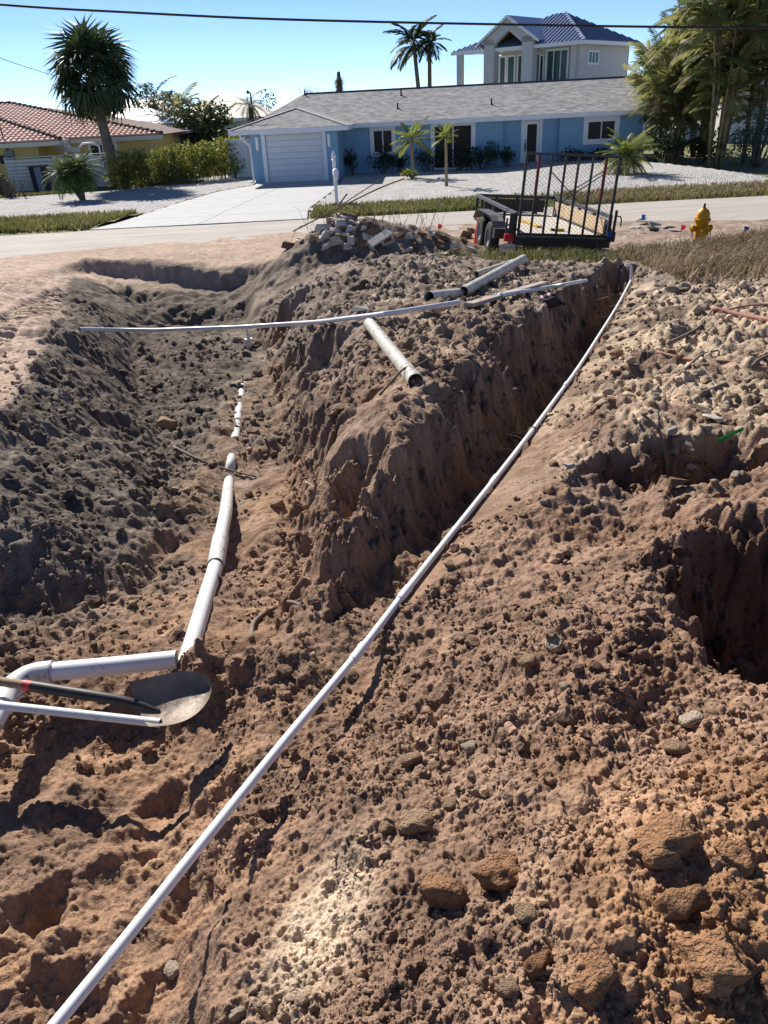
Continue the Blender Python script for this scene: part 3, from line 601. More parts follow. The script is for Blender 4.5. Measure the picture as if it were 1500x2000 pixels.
w_.box(ex1, wx0, 0, .2, 0, 2.35); w_.box(wx1, exr-.75, 0, .2, 0, 2.35); w_.box(wx0, wx1, 0, .2, 0, .9); w_.box(wx0, wx1, 0, .2, 2.0, 2.35); w_.box(exr-.95, exr-.75, .2, 9, 0, 2.35); w_.build('wall', M_YEL, YH)
window(YH, wx0, wx1, .9, 2.0, 0, trim=.1, panes=2)
zE = 2.33; pk = (atY(22, 207, 53.5).x-YH.location.x, 8.0, 4.22)
ev = -.55
rl = (pk[2]-zE)/(pk[1]-ev)
rb = MB(); slab(rb, [(-8, ev, zE), (exr, ev, zE), pk, (-8, 8.0, pk[2])], .05); slab(rb, [(exr, ev, zE), (exr, 16, zE), pk], .05); RB = rb.build('roof', M_TSLAB, YH)
rb = MB(); e2 = ev-1.3; x2 = atY(118, 268, 43.6).x-YH.location.x; pk2 = (x2-4.6, e2+4.0, zE+1.05)
slab(rb, [(-8, e2, zE-.02), (x2, e2, zE-.02), pk2, (-8, e2+4.0, zE+1.05)], .05); slab(rb, [(x2, e2, zE-.02), (x2, ev+.6, zE-.02), pk2], .05); RB2 = rb.build('front_roof', M_TSLAB, YH)
def barrel(w=.265, l=.46, h=.085):
    b = MB(); n = 6
    for j, (yy, k) in enumerate(((0, 1.0), (l, .86))):
        for i in range(n+1):
            a = PI*i/n; b.v.append((-math.cos(a)*w/2*k, yy, math.sin(a)*h*k))
    for i in range(n): b.f.append((i, i+1, n+1+i+1, n+1+i))
    b.f.append(tuple(range(n, -1, -1))); return b
tile0 = barrel(); cnt = 0; rest = MB(); tmesh = None
def tiles(e0, zz, xa, xb, hipx, hipy, rise, par, ymax):
    global cnt, tmesh
    slope = math.atan(rise); row = 0; yy = e0
    while yy < ymax:
        f = (yy-e0)/(hipy-e0); xe = xb+(hipx-xb)*f; x = xa+(.14 if row % 2 else 0)*0
        while x < xe-.1:
            zc = zz+(yy-e0)*rise+.012+random.uniform(-.006, .006)
            if cnt < 300 and x > -1.0+0:
                if tmesh is None:
                    o = autosmooth(tile0.build('roof_tile', M_TILE, par), .9); tmesh = o.data
                else:
                    o = bpy.data.objects.new('roof_tile', tmesh); COL.objects.link(o); o.parent = par
                o.location = (x, yy, zc); o.rotation_euler = (slope-.05, 0, random.uniform(-.02, .02)); cnt += 1
            else:
                n = len(rest.v); ca, sa = math.cos(slope-.05), math.sin(slope-.05)
                rest.v += [(x+a, yy+b*ca-c*sa, zc+b*sa+c*ca) for a, b, c in tile0.v]; rest.f += [tuple(n+i for i in f_) for f_ in tile0.f]
            x += .285
        yy += .40*math.cos(slope); row += 1
tiles(ev, zE, -3.2, exr, pk[0], pk[1], rl, RB, 8.0)
tiles(e2, zE-.02, -3.2, x2, pk2[0], pk2[1], 1.07/4.0, RB2, e2+4.0)
autosmooth(rest.build('upper_roof_tiles', M_TILE, YH, kind='stuff'), .9)
rg = MB()
def caps(a, b, n, par):
    a = Vector(a); b = Vector(b)
    for k in range(n):
        p = a.lerp(b, k/n); q = a.lerp(b, (k+1.12)/n); MB().tube([p+Vector((0, 0, .06)), q+Vector((0, 0, .03))], [.12, .10], 8).build('ridge_tile', M_RTILE, par)
caps((exr-.05, ev+.03, zE), pk, 26, RB); caps(pk, (-4, 8.0, pk[2]), 8, RB); caps((x2-.05, e2+.03, zE), pk2, 13, RB2)
fa = MB(); fa.box(x2, exr, ev-.02, ev+.01, zE-.22, zE-.02); fa.box(-8, x2, e2-.02, e2+.01, zE-.24, zE-.04); fa.box(x2-.01, x2+.02, e2+.01, ev-.021, zE-.24, zE-.04); fa.build('fascia', M_CREAM, YH)
M_GREYBOX = mat('grey_metal_box', (.20, .23, .24), .5, .1, 5)
eb = MB(); bxl = atY(19, 310, 44.1).x-YH.location.x; eb.box(bxl-.22, bxl+.24, -1.46, -1.3, .95, 1.95); EB = eb.build('meter_box', M_GREYBOX, YH, bevel=.01)
MB().box(bxl-.13, bxl+.13, -1.48, -1.461, 1.6, 1.68).build('meter_window', M_BLACK, EB); MB().box(bxl+.28, bxl+.6, -1.42, -1.3, 1.0, 1.25).build('breaker_box', M_GREYBOX, YH, bevel=.01); MB().box(bxl-.55, bxl-.3, -1.36, -1.3, 1.35, 1.75).build('wall_hatch', M_BLACK, YH)
ms = MB(); ms.tube([(bxl-.02, -1.4, 1.9), (bxl-.05, -1.4, 2.4), (bxl-.12, -1.4, 3.6), (bxl-.16, -1.4, 4.35)], .03, 6); ms.lathe([(.09, 0), (.11, .1), (.05, .2)], 8, (bxl-.16, -1.4, 4.3)); ms.build('service_mast', M_BLACK, YH)
dsp = MB(); dsp.tube([(exr-.1, -.5, 2.12), (exr-.35, -.3, 2.0), (exr-.85, -.06, 1.75), (exr-.88, -.06, .2)], .045, 8); dsp.build('downspout', M_CREAM, YH, smooth=True)
# pale slat fence in front of it
M_SLAT = mat('weathered_white_wood', (.46, .46, .42), .85, scale=3, col2=(.66, .65, .60), stretch=(1, 1, 6))
fa_, fb_ = atY(22, 365, 43.0), atY(212, 352, 43.0)
SF = thing('slat_fence', 'weathered white horizontal slat fence before the yellow house', 'fence', (fa_.x, 43.0, 0), 0.0)
Lf = fb_.x-fa_.x
for k in range(9):
    z = .10+k*.165
    MB().box(0, Lf*.52, -.02, .02, z, z+.135).build('slat', M_SLAT, SF).rotation_euler = (0, random.uniform(-.004, .004), 0)
    MB().box(Lf*.53, Lf, -.02, .02, z+.02, z+.155).build('slat', M_SLAT, SF)
for x in (-.04, Lf*.5, Lf): MB().box(x-.0, x+.09, .021, .11, 0, 1.62).build('post', M_SLAT, SF)
MB().box(-.02, Lf+.1, -.05, .12, 1.625, 1.66).build('cap_rail', M_SLAT, SF)
q = atY(75, 350, 42.4)
LB = thing('leaning_board', 'dark board with pale centre stripe leaning on the slat fence', 'board', (q.x, 42.6, 0.02)); 
for a, b, m_ in ((-.45, -.22, M_BLACK), (-.21, .12, mat('grey_board', (.22, .24, .25), .8)), (.13, .42, mat('brown_board', (.06, .05, .048), .8))):
    MB().hexa([(a+.15, -.28, 0), (b+.15, -.28, 0), (b+.15, -.24, 0), (a+.15, -.24, 0), (a-.1, .27, 1.15), (b-.1, .27, 1.15), (b-.1, .31, 1.15), (a-.1, .31, 1.15)]).build('plank', m_, LB)
MB().box(-.6, .45, .24, .34, 1.16, 1.22).build('top_bar', mat('rust_bar', (.12, .05, .035), .8), LB)
# arched white trellis and driftwood on the patio behind the fence
q = atY(178, 306, 43.9); AR = MB(); AR.tube([(q.x-.85, 43.9, 1.25), (q.x-.75, 43.9, 1.75), (q.x-.3, 43.9, 2.1), (q.x+.2, 43.9, 2.12), (q.x+.5, 43.9, 1.95), (q.x+.55, 43.9, 1.2), (q.x+.55, 43.9, 0)], .05, 8)
AR.tube([(q.x-.85, 43.9, 1.25), (q.x-.85, 43.9, 0)], .05, 8); tag(AR.build('garden_arch', M_WHITE, smooth=True), 'white curved garden arch rising behind the slat fence', 'arch')
q = atY(150, 300, 43.5); DW = MB()
for k in range(16):
    a = random.uniform(-1.2, 1.3); l = random.uniform(.5, 1.2); p = Vector((q.x+random.uniform(-.1, .1), 43.5, 1.75)); DW.tube([p, p+Vector((math.sin(a)*l*.6-.15, 0, math.cos(a)*l*.45)), p+Vector((math.sin(a)*l-.35, random.uniform(-.2, .2), math.cos(a)*l*.5-.1))], [.05, .03, .01], 5)
DW.tube([(q.x+.05, 43.5, 0), (q.x+.1, 43.5, .9), (q.x, 43.5, 1.8)], [.09, .08, .06], 6); tag(DW.build('driftwood_ornament', mat('driftwood', (.42, .42, .41), .9)), 'bleached driftwood ornament above the slat fence beside the white arch', 'ornament')
# ---- two pale hip roofs and a dark pergola between yellow and blue houses
M_PALER = mat('pale_metal_roof', (.78, .72, .60), .5, .04, 2); M_GREYR = mat('grey_roof', (.22, .24, .27), .7, .1, 2); M_OFFW = mat('offwhite_wall', (.6, .6, .58), .8)
def hiphouse(name, label, c, hw, hd, ze_, zr_, mr_, ridge=.35):
    o = thing(name, label, 'house', (c.x, c.y, 0)); b = MB(); b.box(-hw+.5, hw-.5, -hd+.5, hd-.5, 0, ze_); b.build('wall', M_OFFW, o)
    r = MB(); rx = hw*ridge; A = (-hw, -hd, ze_); B = (hw, -hd, ze_); C_ = (hw, hd, ze_); D = (-hw, hd, ze_); E_ = (-rx, 0, zr_); F_ = (rx, 0, zr_)
    for pl in ([A, B, F_, E_], [B, C_, F_], [C_, D, E_, F_], [D, A, E_]): slab(r, pl, .1)
    r.build('roof', mr_, o); f = MB(); f.box(-hw, hw, -hd-.03, -hd, ze_-.25, ze_); f.box(hw, hw+.03, -hd, hd, ze_-.25, ze_); f.box(-hw-.03, -hw, -hd, hd, ze_-.25, ze_); f.build('fascia', M_WHITE, o); return o
hiphouse('white_roof_house', 'distant house with pale hip roof behind the cabbage palm trunk', atY(275, 235, 78), 5.2, 5, 2.6, 4.5, M_PALER)
hiphouse('white_roof_house', 'distant house with pale pointed hip roof left of the blue garage roof', atY(440, 228, 82), 5.2, 5, 2.7, 4.9, M_PALER, .02)
gp_ = hiphouse('garden_pavilion', 'low pavilion with white and grey hip roof right of the yellow house', atY(285, 262, 57), 3.6, 2.6, 2.75, 3.7, mat('white_metal_roof', (.70, .72, .76), .45), .1)
PG = thing('pergola', 'dark open timber pergola between yellow house and hedge', 'pergola', atY(322, 270, 52)*1.0); PG.location.z = 0
for x in (-1.6, 1.35):
    for y in (-1.2, 1.2): MB().box(x-.09, x+.09, y-.09, y+.09, 0, 2.2).build('post', M_BLACK, PG)
MB().box(-1.9, 1.7, -1.5, 1.5, 2.2, 2.34).build('roof', M_GREYR, PG)
for x in (-1.6, 1.35): MB().bar((x, -1.2, 1.6), (x+(.5 if x < 0 else -.5), -1.2, 2.2), .09, .09).build('brace', M_GREYR, PG)

# ---- two-storey grey house with blue metal roof
M_GSTUC = mat('grey_stucco', (.54, .52, .52), .9, .05, 2); M_BMET = mat('blue_metal_roof', (.15, .19, .31), .35, .08, 2, metal=.35, spec=.6)
M_TEAL = mat('teal_glass', (.05, .10, .10), .1, .4, .6, spec=.2); M_WOODC = mat('porch_ceiling_wood', (.13, .055, .03), .7, .3, 4, stretch=(8, 1, 1)); M_SEAM = mat('roof_seam', (.30, .36, .50), .3, .05, 2, metal=.35)
cc = atY(1133, 78, 60.0); al = math.radians(40)
TS = thing('two_storey_house', 'tall grey stucco house with blue metal roof rising behind the blue house', 'house', (cc.x, 60, 0), -al)
# local x runs along the porch facade (negative is left), local y runs along the plain side facade
ZT = atY(1133, 80, 60.0).z; Zf = ZT-3.1
LX = 9.6; DY = 8.2
b = MB(); b.box(-LX*.36, -.62, .9, 1.1, 0, ZT); b.box(-.62, -.0, 0, .25, 0, ZT) if False else None
b.box(-.25, 0, .25, DY, 0, ZT); b.box(-LX+2.4, 0, DY-.2, DY, 0, ZT); b.box(-LX+2.6, -LX*.36, 1.9, 2.1, 0, ZT); b.box(-.62, -.25, .0, .35, 0, ZT); b.box(-LX+2.4, -LX+2.6, 1.9, DY-.2, 0, ZT); b.build('wall', M_GSTUC, TS)
b = MB(); b.box(-LX*.36, -.62, .0, .18, Zf-.2, Zf+.75); b.box(-LX+1.2, -LX*.36-.3, -.6, -.45, Zf-.2, Zf+.35); b.build('balcony_wall', M_GSTUC, TS)
MB().box(-LX+1.2, -.3, -.4, 1.9, Zf-.45, Zf-.2).build('balcony_floor', M_GSTUC, TS)
for x, y in ((-LX+.35, -.5), ): MB().box(x-.2, x+.2, y-.2, y+.2, 0, ZT).build('column', M_GSTUC, TS)
gx_a, gx_b = -LX*.68, -LX*.36
for x in (gx_a, gx_b): MB().box(x-.42, x+.42, -.95, -.25, 0, ZT+.55).build('column', M_GSTUC, TS)
gxm = (gx_a+gx_b)/2; gh = ZT+1.75
b = MB(); b.prism([(gx_a-.42, -.95, ZT+.2), (gx_a+.42, -.95, ZT+.2), (gxm, -.95, gh-.75), (gx_b-.42, -.95, ZT+.2), (gx_b+.42, -.95, ZT+.2), (gx_b+.75, -.95, ZT+.35), (gxm, -.95, gh), (gx_a-.75, -.95, ZT+.35)], (0, .35, 0)); b.build('porch_gable', M_GSTUC, TS)
b = MB(); b.quad((gx_a+.4, -.6, ZT+.2), (gxm, -.6, gh-.78), (gxm, 3.4, gh-.78), (gx_a+.4, 3.4, ZT+.2)); b.quad((gxm, -.6, gh-.78), (gx_b-.4, -.6, ZT+.2), (gx_b-.4, 3.4, ZT+.2), (gxm, 3.4, gh-.78)); b.build('porch_ceiling', M_WOODC, TS)
r = MB(); slab(r, [(gx_a-.95, -1.2, ZT+.25), (gxm, -1.2, gh+.12), (gxm, 5, gh+.12), (gx_a-.95, 5, ZT+.25)], .1); slab(r, [(gxm, -1.2, gh+.12), (gx_b+.95, -1.2, ZT+.25), (gx_b+.95, 5, ZT+.25), (gxm, 5, gh+.12)], .1); r.build('porch_roof', M_BMET, TS)
MB().prism([(gx_a-1.0, -1.22, ZT+.1), (gx_a-1.0, -1.22, ZT+.27), (gxm, -1.22, gh+.14), (gx_b+1.0, -1.22, ZT+.27), (gx_b+1.0, -1.22, ZT+.1), (gxm, -1.22, gh-.06)], (0, .04, 0)).build('gable_trim', M_WHITE, TS)
rx0, rx1, ry0, ry1 = -LX-.3, .7, -.75, DY+.7; rh = ZT+2.05; ra = (-LX*.42, 3.9, rh); rb_ = (-3.2, 3.9, rh)
r = MB(); planes = ([(rx0, ry0, ZT), (rx1, ry0, ZT), rb_, ra], [(rx1, ry0, ZT), (rx1, ry1, ZT), rb_], [(rx1, ry1, ZT), (rx0, ry1, ZT), ra, rb_], [(rx0, ry1, ZT), (rx0, ry0, ZT), ra])
for pl in planes: slab(r, pl, .1)
RT = r.build('roof', M_BMET, TS)
for k in range(34):                     # standing seams on the two planes in view
    x = rx0+.2+(rx1-rx0-.4)*k/33; t1 = (x-rx0)/(ra[0]-rx0); t2 = (rx1-x)/(rx1-rb_[0]); t = min(1, t1, t2)
    MB().bar((x, ry0, ZT+.03), (x, ry0+(3.9-ry0)*t, ZT+(rh-ZT)*t+.03), .04, .06).build('roof_seam', M_SEAM, RT)
for k in range(1, 20):
    y = ry0+(ry1-ry0)*k/20; t = min((y-ry0)/(3.9-ry0), (ry1-y)/(ry1-3.9)); MB().bar((rx1, y, ZT+.03), (rx1+(rb_[0]-rx1)*t, y, ZT+(rh-ZT)*t+.03), .04, .06).build('roof_seam', M_BMET, RT)
f = MB(); f.box(rx0, rx1, ry0-.03, ry0, ZT-.22, ZT-.0); f.box(rx1, rx1+.03, ry0-.03, ry1, ZT-.22, ZT-.0); f.build('fascia', M_WHITE, TS)
MB().box(rx0, rx1, ry0, 2.0, ZT-.14, ZT-.11).build('soffit', M_WHITE, TS)
MB().bar((rx1, ry0, ZT+.05), (rb_[0], rb_[1], rh+.05), .16, .06).build('hip_cap', M_SEAM, RT)
window(TS, -LX*.30, -LX*.13, Zf+.3, ZT-.35, .85, trim=.08, panes=3, frame=.06, gl=M_TEAL)
window(TS, -LX*.355, -LX*.325, Zf-.1, ZT-.6, .85, trim=.05, panes=1, frame=.05)
for a, c, d in ((-LX*.50, -.15, .85), (-LX*.60, .5, .4), (-LX*.69, .7, .6), (-LX*.76, .7, .5)):
    window(TS, a, a+d, Zf+c, ZT-.45, 1.85, trim=.07, panes=1, frame=.05, gl=M_TEAL)
sw = thing('x', 'x', 'x'); bpy.data.objects.remove(sw)
s_ = MB()
for (a, b_, c, d) in ((1.3, 3.0, ZT-.62, ZT-.5), (1.3, 3.0, ZT-1.37, ZT-1.25), (1.3, 1.42, ZT-1.25, ZT-.62), (2.88, 3.0, ZT-1.25, ZT-.62), (1.86, 1.94, ZT-1.25, ZT-.62), (2.36, 2.44, ZT-1.25, ZT-.62)): s_.box(-.02, .06, a, b_, c, d)
SWn = s_.build('side_window', M_WHITE, TS)
for a in (1.42, 1.94, 2.44): MB().box(.002, .02, a, a+.43, ZT-1.25, ZT-.62).build('pane', M_TEAL, SWn)
b = MB(); slab(b, [(0, 4.6, ZT-3.0), (1.0, 4.6, ZT-3.35), (1.0, 8.0, ZT-3.35), (0, 8.0, ZT-3.0)], .08); b.prism([(0, 4.6, ZT-3.4), (1.0, 4.6, ZT-3.4), (0, 4.6, ZT-3.05)], (0, .05, 0)); b.build('side_canopy', M_BMET, TS)
# ------------------------------------------------------------------ plants
M_SABAL = leafmat('cabbage_palm_leaf', (.035, .06, .025), (.075, .10, .04), 1.5, .25)
M_DEADL = leafmat('dead_palm_leaf', (.13, .09, .05), (.22, .16, .09), 2, .2)
M_PALM = leafmat('palm_leaf', (.06, .10, .03), (.13, .18, .05), 1.2, .35)
M_YPALM = leafmat('yellowish_palm_leaf', (.13, .17, .035), (.26, .28, .06), 1.2, .45)
M_OLIVE = leafmat('olive_palm_leaf', (.18, .19, .065), (.40, .38, .16), 1.0, .5)
M_DKPALM = leafmat('dark_palm_leaf', (.03, .05, .02), (.07, .09, .035), 1.0, .25)
M_HEDGE = leafmat('hedge_leaf', (.12, .145, .03), (.34, .34, .075), 2.0, .45)
M_SHRUB = leafmat('dark_shrub_leaf', (.015, .035, .015), (.05, .075, .03), 2.5, .2)
M_GREYB = leafmat('grey_green_leaf', (.04, .06, .045), (.09, .11, .08), 2.0, .2)
M_TRUNK = mat('palm_trunk', (.10, .08, .065), .95, scale=3, col2=(.20, .17, .14), bump=.6, bscale=9, stretch=(1, 1, 5))
M_CANE = mat('palm_cane', (.20, .16, .09), .8, scale=2, col2=(.34, .28, .17), stretch=(1, 1, 6))
M_TWIG = mat('bare_twig', (.12, .09, .07), .9, .3, 6)
def frondmesh(name, n=26, droop=.55, leaf=.30, wid=.02, vee=.5, seed=0, m=None):
    rnd = random.Random(seed); b = MB(); pts = []
    for k in range(9):
        t = k/8; pts.append(Vector((t*(1-.18*droop*t), 0, .10*t-droop*t*t*.75)))
    b.tube(pts, [.012-.0095*k/8 for k in range(9)], 4, False)
    for k in range(n):
        t = .16+.83*k/(n-1); i = min(int(t*8), 7); p = pts[i].lerp(pts[i+1], t*8-i); d = (pts[i+1]-pts[i]).normalized()
        ll = leaf*(math.sin(PI*(.12+.8*t))**.7)*rnd.uniform(.8, 1.1)
        for s in (-1, 1):
            side = Vector((0, s, 0)); dirv = (side*.85+d*(.45+.5*t)+Vector((0, 0, vee*(.5-.7*t)+rnd.uniform(-.2, .1)))).normalized()
            tip = p+dirv*ll+Vector((0, 0, -.28*ll)); mid = p+dirv*ll*.5; wv = d*wid*rnd.uniform(.7, 1.1)
            j = len(b.v); b.v += [tuple(p), tuple(mid+wv), tuple(tip), tuple(mid-wv)]; b.f.append((j, j+1, j+2, j+3))
    me = bpy.data.meshes.new(name); me.from_pydata(b.v, [], b.f); me.update(); me.materials.append(m); return me
def fanmesh(name, n=24, seed=0, m=None, spread=2.2, droop=.5, wid=.030):
    rnd = random.Random(seed); b = MB(); b.tube([(0, 0, 0), (.25, 0, .02), (.45, 0, .0)], [.014, .01, .008], 4, False); c = Vector((.45, 0, 0))
    for k in range(n):
        a = spread*(k/(n-1)*2-1); l = (.58-.12*abs(a)/spread)*rnd.uniform(.85, 1.08); d = Vector((math.cos(a), math.sin(a), .12*math.cos(a*2)+rnd.uniform(-.08, .08)))
        mid = c+d*l*.55; tip = c+d*l+Vector((0, 0, -droop*l*rnd.uniform(.5, 1.5))); wv = Vector((-math.sin(a), math.cos(a), 0))*wid
        j = len(b.v); b.v += [tuple(c), tuple(mid+wv), tuple(tip), tuple(mid-wv)]; b.f.append((j, j+1, j+2, j+3))
    me = bpy.data.meshes.new(name); me.from_pydata(b.v, [], b.f); me.update(); me.materials.append(m); return me
def leafobj(me, par, loc, yaw, pitch, roll, sc, name='frond'):
    o = bpy.data.objects.new(name, me); COL.objects.link(o); o.parent = par; o.location = loc; o.rotation_mode = 'XYZ'
    o.matrix_basis = Matrix.Translation(loc) @ Matrix.Rotation(yaw, 4, 'Z') @ Matrix.Rotation(-pitch, 4, 'Y') @ Matrix.Rotation(roll, 4, 'X') @ Matrix.Scale(sc, 4)
    return o
def trunk(par, pts, r, name='trunk', m=None, n=9): return MB().tube(pts, r, n).build(name, m or M_TRUNK, par, smooth=True)
def fset(m, tagn, **k): return [frondmesh(tagn, seed=s, m=m, **k) for s in range(4)]
F_PALM = fset(M_PALM, 'frond_green', n=26, droop=.5); F_DARK = fset(M_DKPALM, 'frond_dark', n=22, droop=.7, leaf=.26); F_YEL = fset(M_YPALM, 'frond_yellow', n=22, droop=.45, leaf=.3, wid=.03)
F_OLV = fset(M_OLIVE, 'frond_olive', n=30, droop=.5, leaf=.32, wid=.024); F_FINE = fset(M_PALM, 'frond_fine', n=36, droop=.6, leaf=.24, wid=.014); F_FINEY = fset(M_YPALM, 'frond_fine_yellow', n=34, droop=.7, leaf=.26, wid=.014); F_ROY = fset(M_DKPALM, 'frond_royal', n=34, droop=.75, leaf=.36, wid=.035)
F_DRY = fset(M_DEADL, 'frond_dry', n=20, droop=1.1, leaf=.22, wid=.015)
FAN = [fanmesh('fan_leaf', seed=s, m=M_SABAL) for s in range(5)]; FAND = [fanmesh('fan_dead', seed=s+9, m=M_DEADL, droop=.6, n=16) for s in range(3)]
FANO = [fanmesh('fan_olive', seed=s+20, m=M_OLIVE, n=20) for s in range(3)]
# -- cabbage palm left
B = atY(229, 345, 44.0); T = atY(190, 205, 44.0); C0 = atY(184, 150, 44.0)
SP = thing('cabbage_palm', 'tall dark cabbage palm with round fan-leaved crown before the yellow house', 'palm tree', (B.x, 44, 0))
o_ = Vector((B.x, 44, 0)); trunk(SP, [Vector((0, 0, 0)), Vector((-.15, 0, .9)), (T-o_)*.6+Vector((-.0, 0, 0)), T-o_, C0-o_], [.36, .30, .25, .24, .2])
cl = C0-o_
for k in range(62):
    u = k/61; el = math.asin(1-1.86*u)-.04; yaw = k*2.399+random.uniform(-.3, .3); s = random.uniform(2.05, 2.75)*(1.0 if el > -.5 else .85)
    leafobj(random.choice(FAN), SP, cl+Vector((0, 0, .25*math.sin(el)+random.uniform(-.15, .15))), yaw, el, random.uniform(-.7, .7), s, 'fan_leaf')
for k in range(12): leafobj(random.choice(FAND), SP, cl+Vector((0, 0, -.7)), k*2.4, -1.2+random.uniform(-.15, .15), random.uniform(-.5, .5), random.uniform(1.0, 1.4), 'dead_leaf')
b = MB()
for k in range(60):
    a = k*2.399; z = -1.5+1.6*k/60; b.tube([cl+Vector((math.cos(a)*.2, math.sin(a)*.2, z)), cl+Vector((math.cos(a)*.42, math.sin(a)*.42, z+.35))], [.05, .02], 4, False)
b.build('leaf_bases', M_TRUNK, SP, kind='stuff')
# -- palm with dead skirt behind the roof
B = atY(172, 232, 64); SP2 = thing('skirted_palm', 'shaggy palm with brown dead skirt behind yellow roof', 'palm tree', (B.x, 64, 0)); trunk(SP2, [(0, 0, 0), (0, 0, B.z-1.0), (0, 0, B.z+.3)], [.25, .3, .3])
for k in range(14): leafobj(random.choice(FAND), SP2, Vector((0, 0, B.z+.4)), k*2.4, -1.25+random.uniform(-.2, .2), random.uniform(-.5, .5), 1.4, 'dead_leaf')
for k in range(9): leafobj(random.choice(F_PALM), SP2, Vector((0, 0, B.z-.2)), k*2.4, random.uniform(-.2, .5), 0, 1.7)
def palm(name, label, base, top, r, fr, nf, size, pit=(-.5, 1.2), mt=None, group=None, bend=0):
    o = thing(name, label, 'palm tree', base, 0, group); h = top-base; trunk(o, [Vector((0, 0, -.05)), h*.35+Vector((bend, 0, 0)), h*.7+Vector((bend*.7, 0, 0)), h], [r*1.25, r, r*.9, r*.75], m=mt)
    for k in range(nf):
        u = k/max(1, nf-1); el = pit[1]+(pit[0]-pit[1])*u; leafobj(random.choice(fr), o, h+Vector((0, 0, random.uniform(-.08, .05)*size)), k*2.399+random.uniform(-.25, .25), el, random.uniform(-.35, .35), size*random.uniform(.82, 1.12))
    return o
# -- clustered date palm on the left gravel
B = atZ(163, 391, .05); DP = thing('pygmy_date_palm', 'bushy three-trunked date palm on the left gravel yard', 'palm tree', B)
for dx, dz, lean in ((-.5, 1.05, -.62), (.02, 1.15, -.1), (.28, 1.2, .12)):
    trunk(DP, [(lean*.05, 0, -.05), (lean*.55, 0, .5*dz), (lean*1.0+dx*.1, 0, dz)], [.09, .075, .085])
    for k in range(40): leafobj(random.choice(F_FINE), DP, Vector((lean+dx*.1, random.uniform(-.05, .05), dz)), k*2.399, 1.25-1.55*k/29, random.uniform(-.3, .3), random.uniform(.8, 1.15))
# -- two tall royal palms, the palm beside the pole, dead trunk
Y_ = 78
for (bx, tx, ty, n, s, lab) in ((826, 808, 84, 15, 2.6, 'taller left one of two royal palms behind the blue roof'), (838, 839, 86, 13, 2.0, 'slimmer right one of two royal palms behind the blue roof')):
    t = atY(tx, ty, Y_); bb = atY(bx, 178, Y_); palm('royal_palm', lab, Vector((bb.x, Y_, 0)), t, .2, F_ROY, n, s, (-.35, 1.35), group='royal palms on the skyline')
t = atY(487, 205, 66); palm('feather_palm', 'dark feathery palm left above the garage roof', Vector((t.x, 66, 0)), t, .16, F_DARK, 16, 1.6, (-.9, 1.1))
t = atY(661, 140, 66); bb = atY(664, 185, 66); DT_ = thing('dead_palm_trunk', 'broken dead brown palm trunk above the blue house ridge', 'tree stump', (bb.x, 66, 0)); trunk(DT_, [Vector((0, 0, 0)), Vector((0, 0, bb.z)), t-Vector((bb.x, 66, 0))], [.25, .24, .12], m=mat('dead_trunk', (.11, .065, .04), .95, .3, 3))
for k in range(7): leafobj(random.choice(FAND), DT_, t-Vector((bb.x, 66, 0))+Vector((0, 0, -.3*k*.4)), k*2.4, -1.35, 0, .9, 'dead_leaf')
def twigs(name, label, p, w_, h, n, cat='bush', m=None):
    b = MB(); rnd = random.Random(int(p.x*13+n))
    for k in range(n):
        x = rnd.uniform(-w_, w_); a = rnd.uniform(-.3, .3); l = h*rnd.uniform(.5, 1); q = Vector((x*.5, 0, 0)); top = Vector((x+a, rnd.uniform(-.4, .4), l)); b.tube([q, q.lerp(top, .6)+Vector((.05, 0, 0)), top], [.03, .02, .006], 4, False)
        for j in range(5):
            s = q.lerp(top, .4+.12*j); b.tube([s, s+Vector((rnd.uniform(-.35, .35), rnd.uniform(-.2, .2), rnd.uniform(.1, .4)))], [.014, .004], 3, False)
    o = thing(name, label, cat, p); b.build('branches', m or M_TWIG, o, kind='stuff'); return o
def leaves(mb, c, rad, n, size, rnd, flat=0.0):
    for k in range(n):
        while True:
            q = Vector((rnd.uniform(-1, 1), rnd.uniform(-1, 1), rnd.uniform(-1, 1)))
            if .25 < q.length < 1 and rnd.random() < q.length: break
        p = Vector((c[0]+q.x*rad[0], c[1]+q.y*rad[1], c[2]+q.z*rad[2])); a = rnd.uniform(0, 6.28); e = rnd.uniform(-.9, 1.2); d = Vector((math.cos(a)*math.cos(e), math.sin(a)*math.cos(e), math.sin(e)))
        u = d.cross(Vector((rnd.uniform(-1, 1), rnd.uniform(-1, 1), rnd.uniform(-1, 1)))).normalized(); s = size*rnd.uniform(.6, 1.3)
        j = len(mb.v); mb.v += [tuple(p), tuple(p+d*s*.5+u*s*.26), tuple(p+d*s), tuple(p+d*s*.5-u*s*.26)]; mb.f.append((j, j+1, j+2, j+3))
def shrub(name, label, base, w_, h, n, m, size=.13, group=None, lumps=7, cat='shrub'):
    rnd = random.Random(int(abs(base.x)*31+n)); o = thing(name, label, cat, base, 0, group); b = MB(); s = MB()
    for k in range(lumps):
        c = Vector((rnd.uniform(-w_, w_)*.62, rnd.uniform(-w_, w_)*.4, h*rnd.uniform(.28, .82))); rr = w_*rnd.uniform(.3, .5)
        leaves(b, c, (rr, rr, min(rr, h*.34)), n//lumps, size, rnd); s.tube([(c.x*.15, c.y*.15, -.03), (c.x*.6, c.y*.6, c.z*.5), c], [.03, .02, .008], 5)
    b.build('foliage', m, o, kind='stuff'); s.build('stems', M_TWIG, o, kind='stuff'); return o
twigs('leafless_bush', 'bare grey twiggy bush beside the dead trunk on the skyline', Vector((atY(622, 190, 70).x, 70, 3.2)), 1.4, 2.3, 26).location.z = 2.6
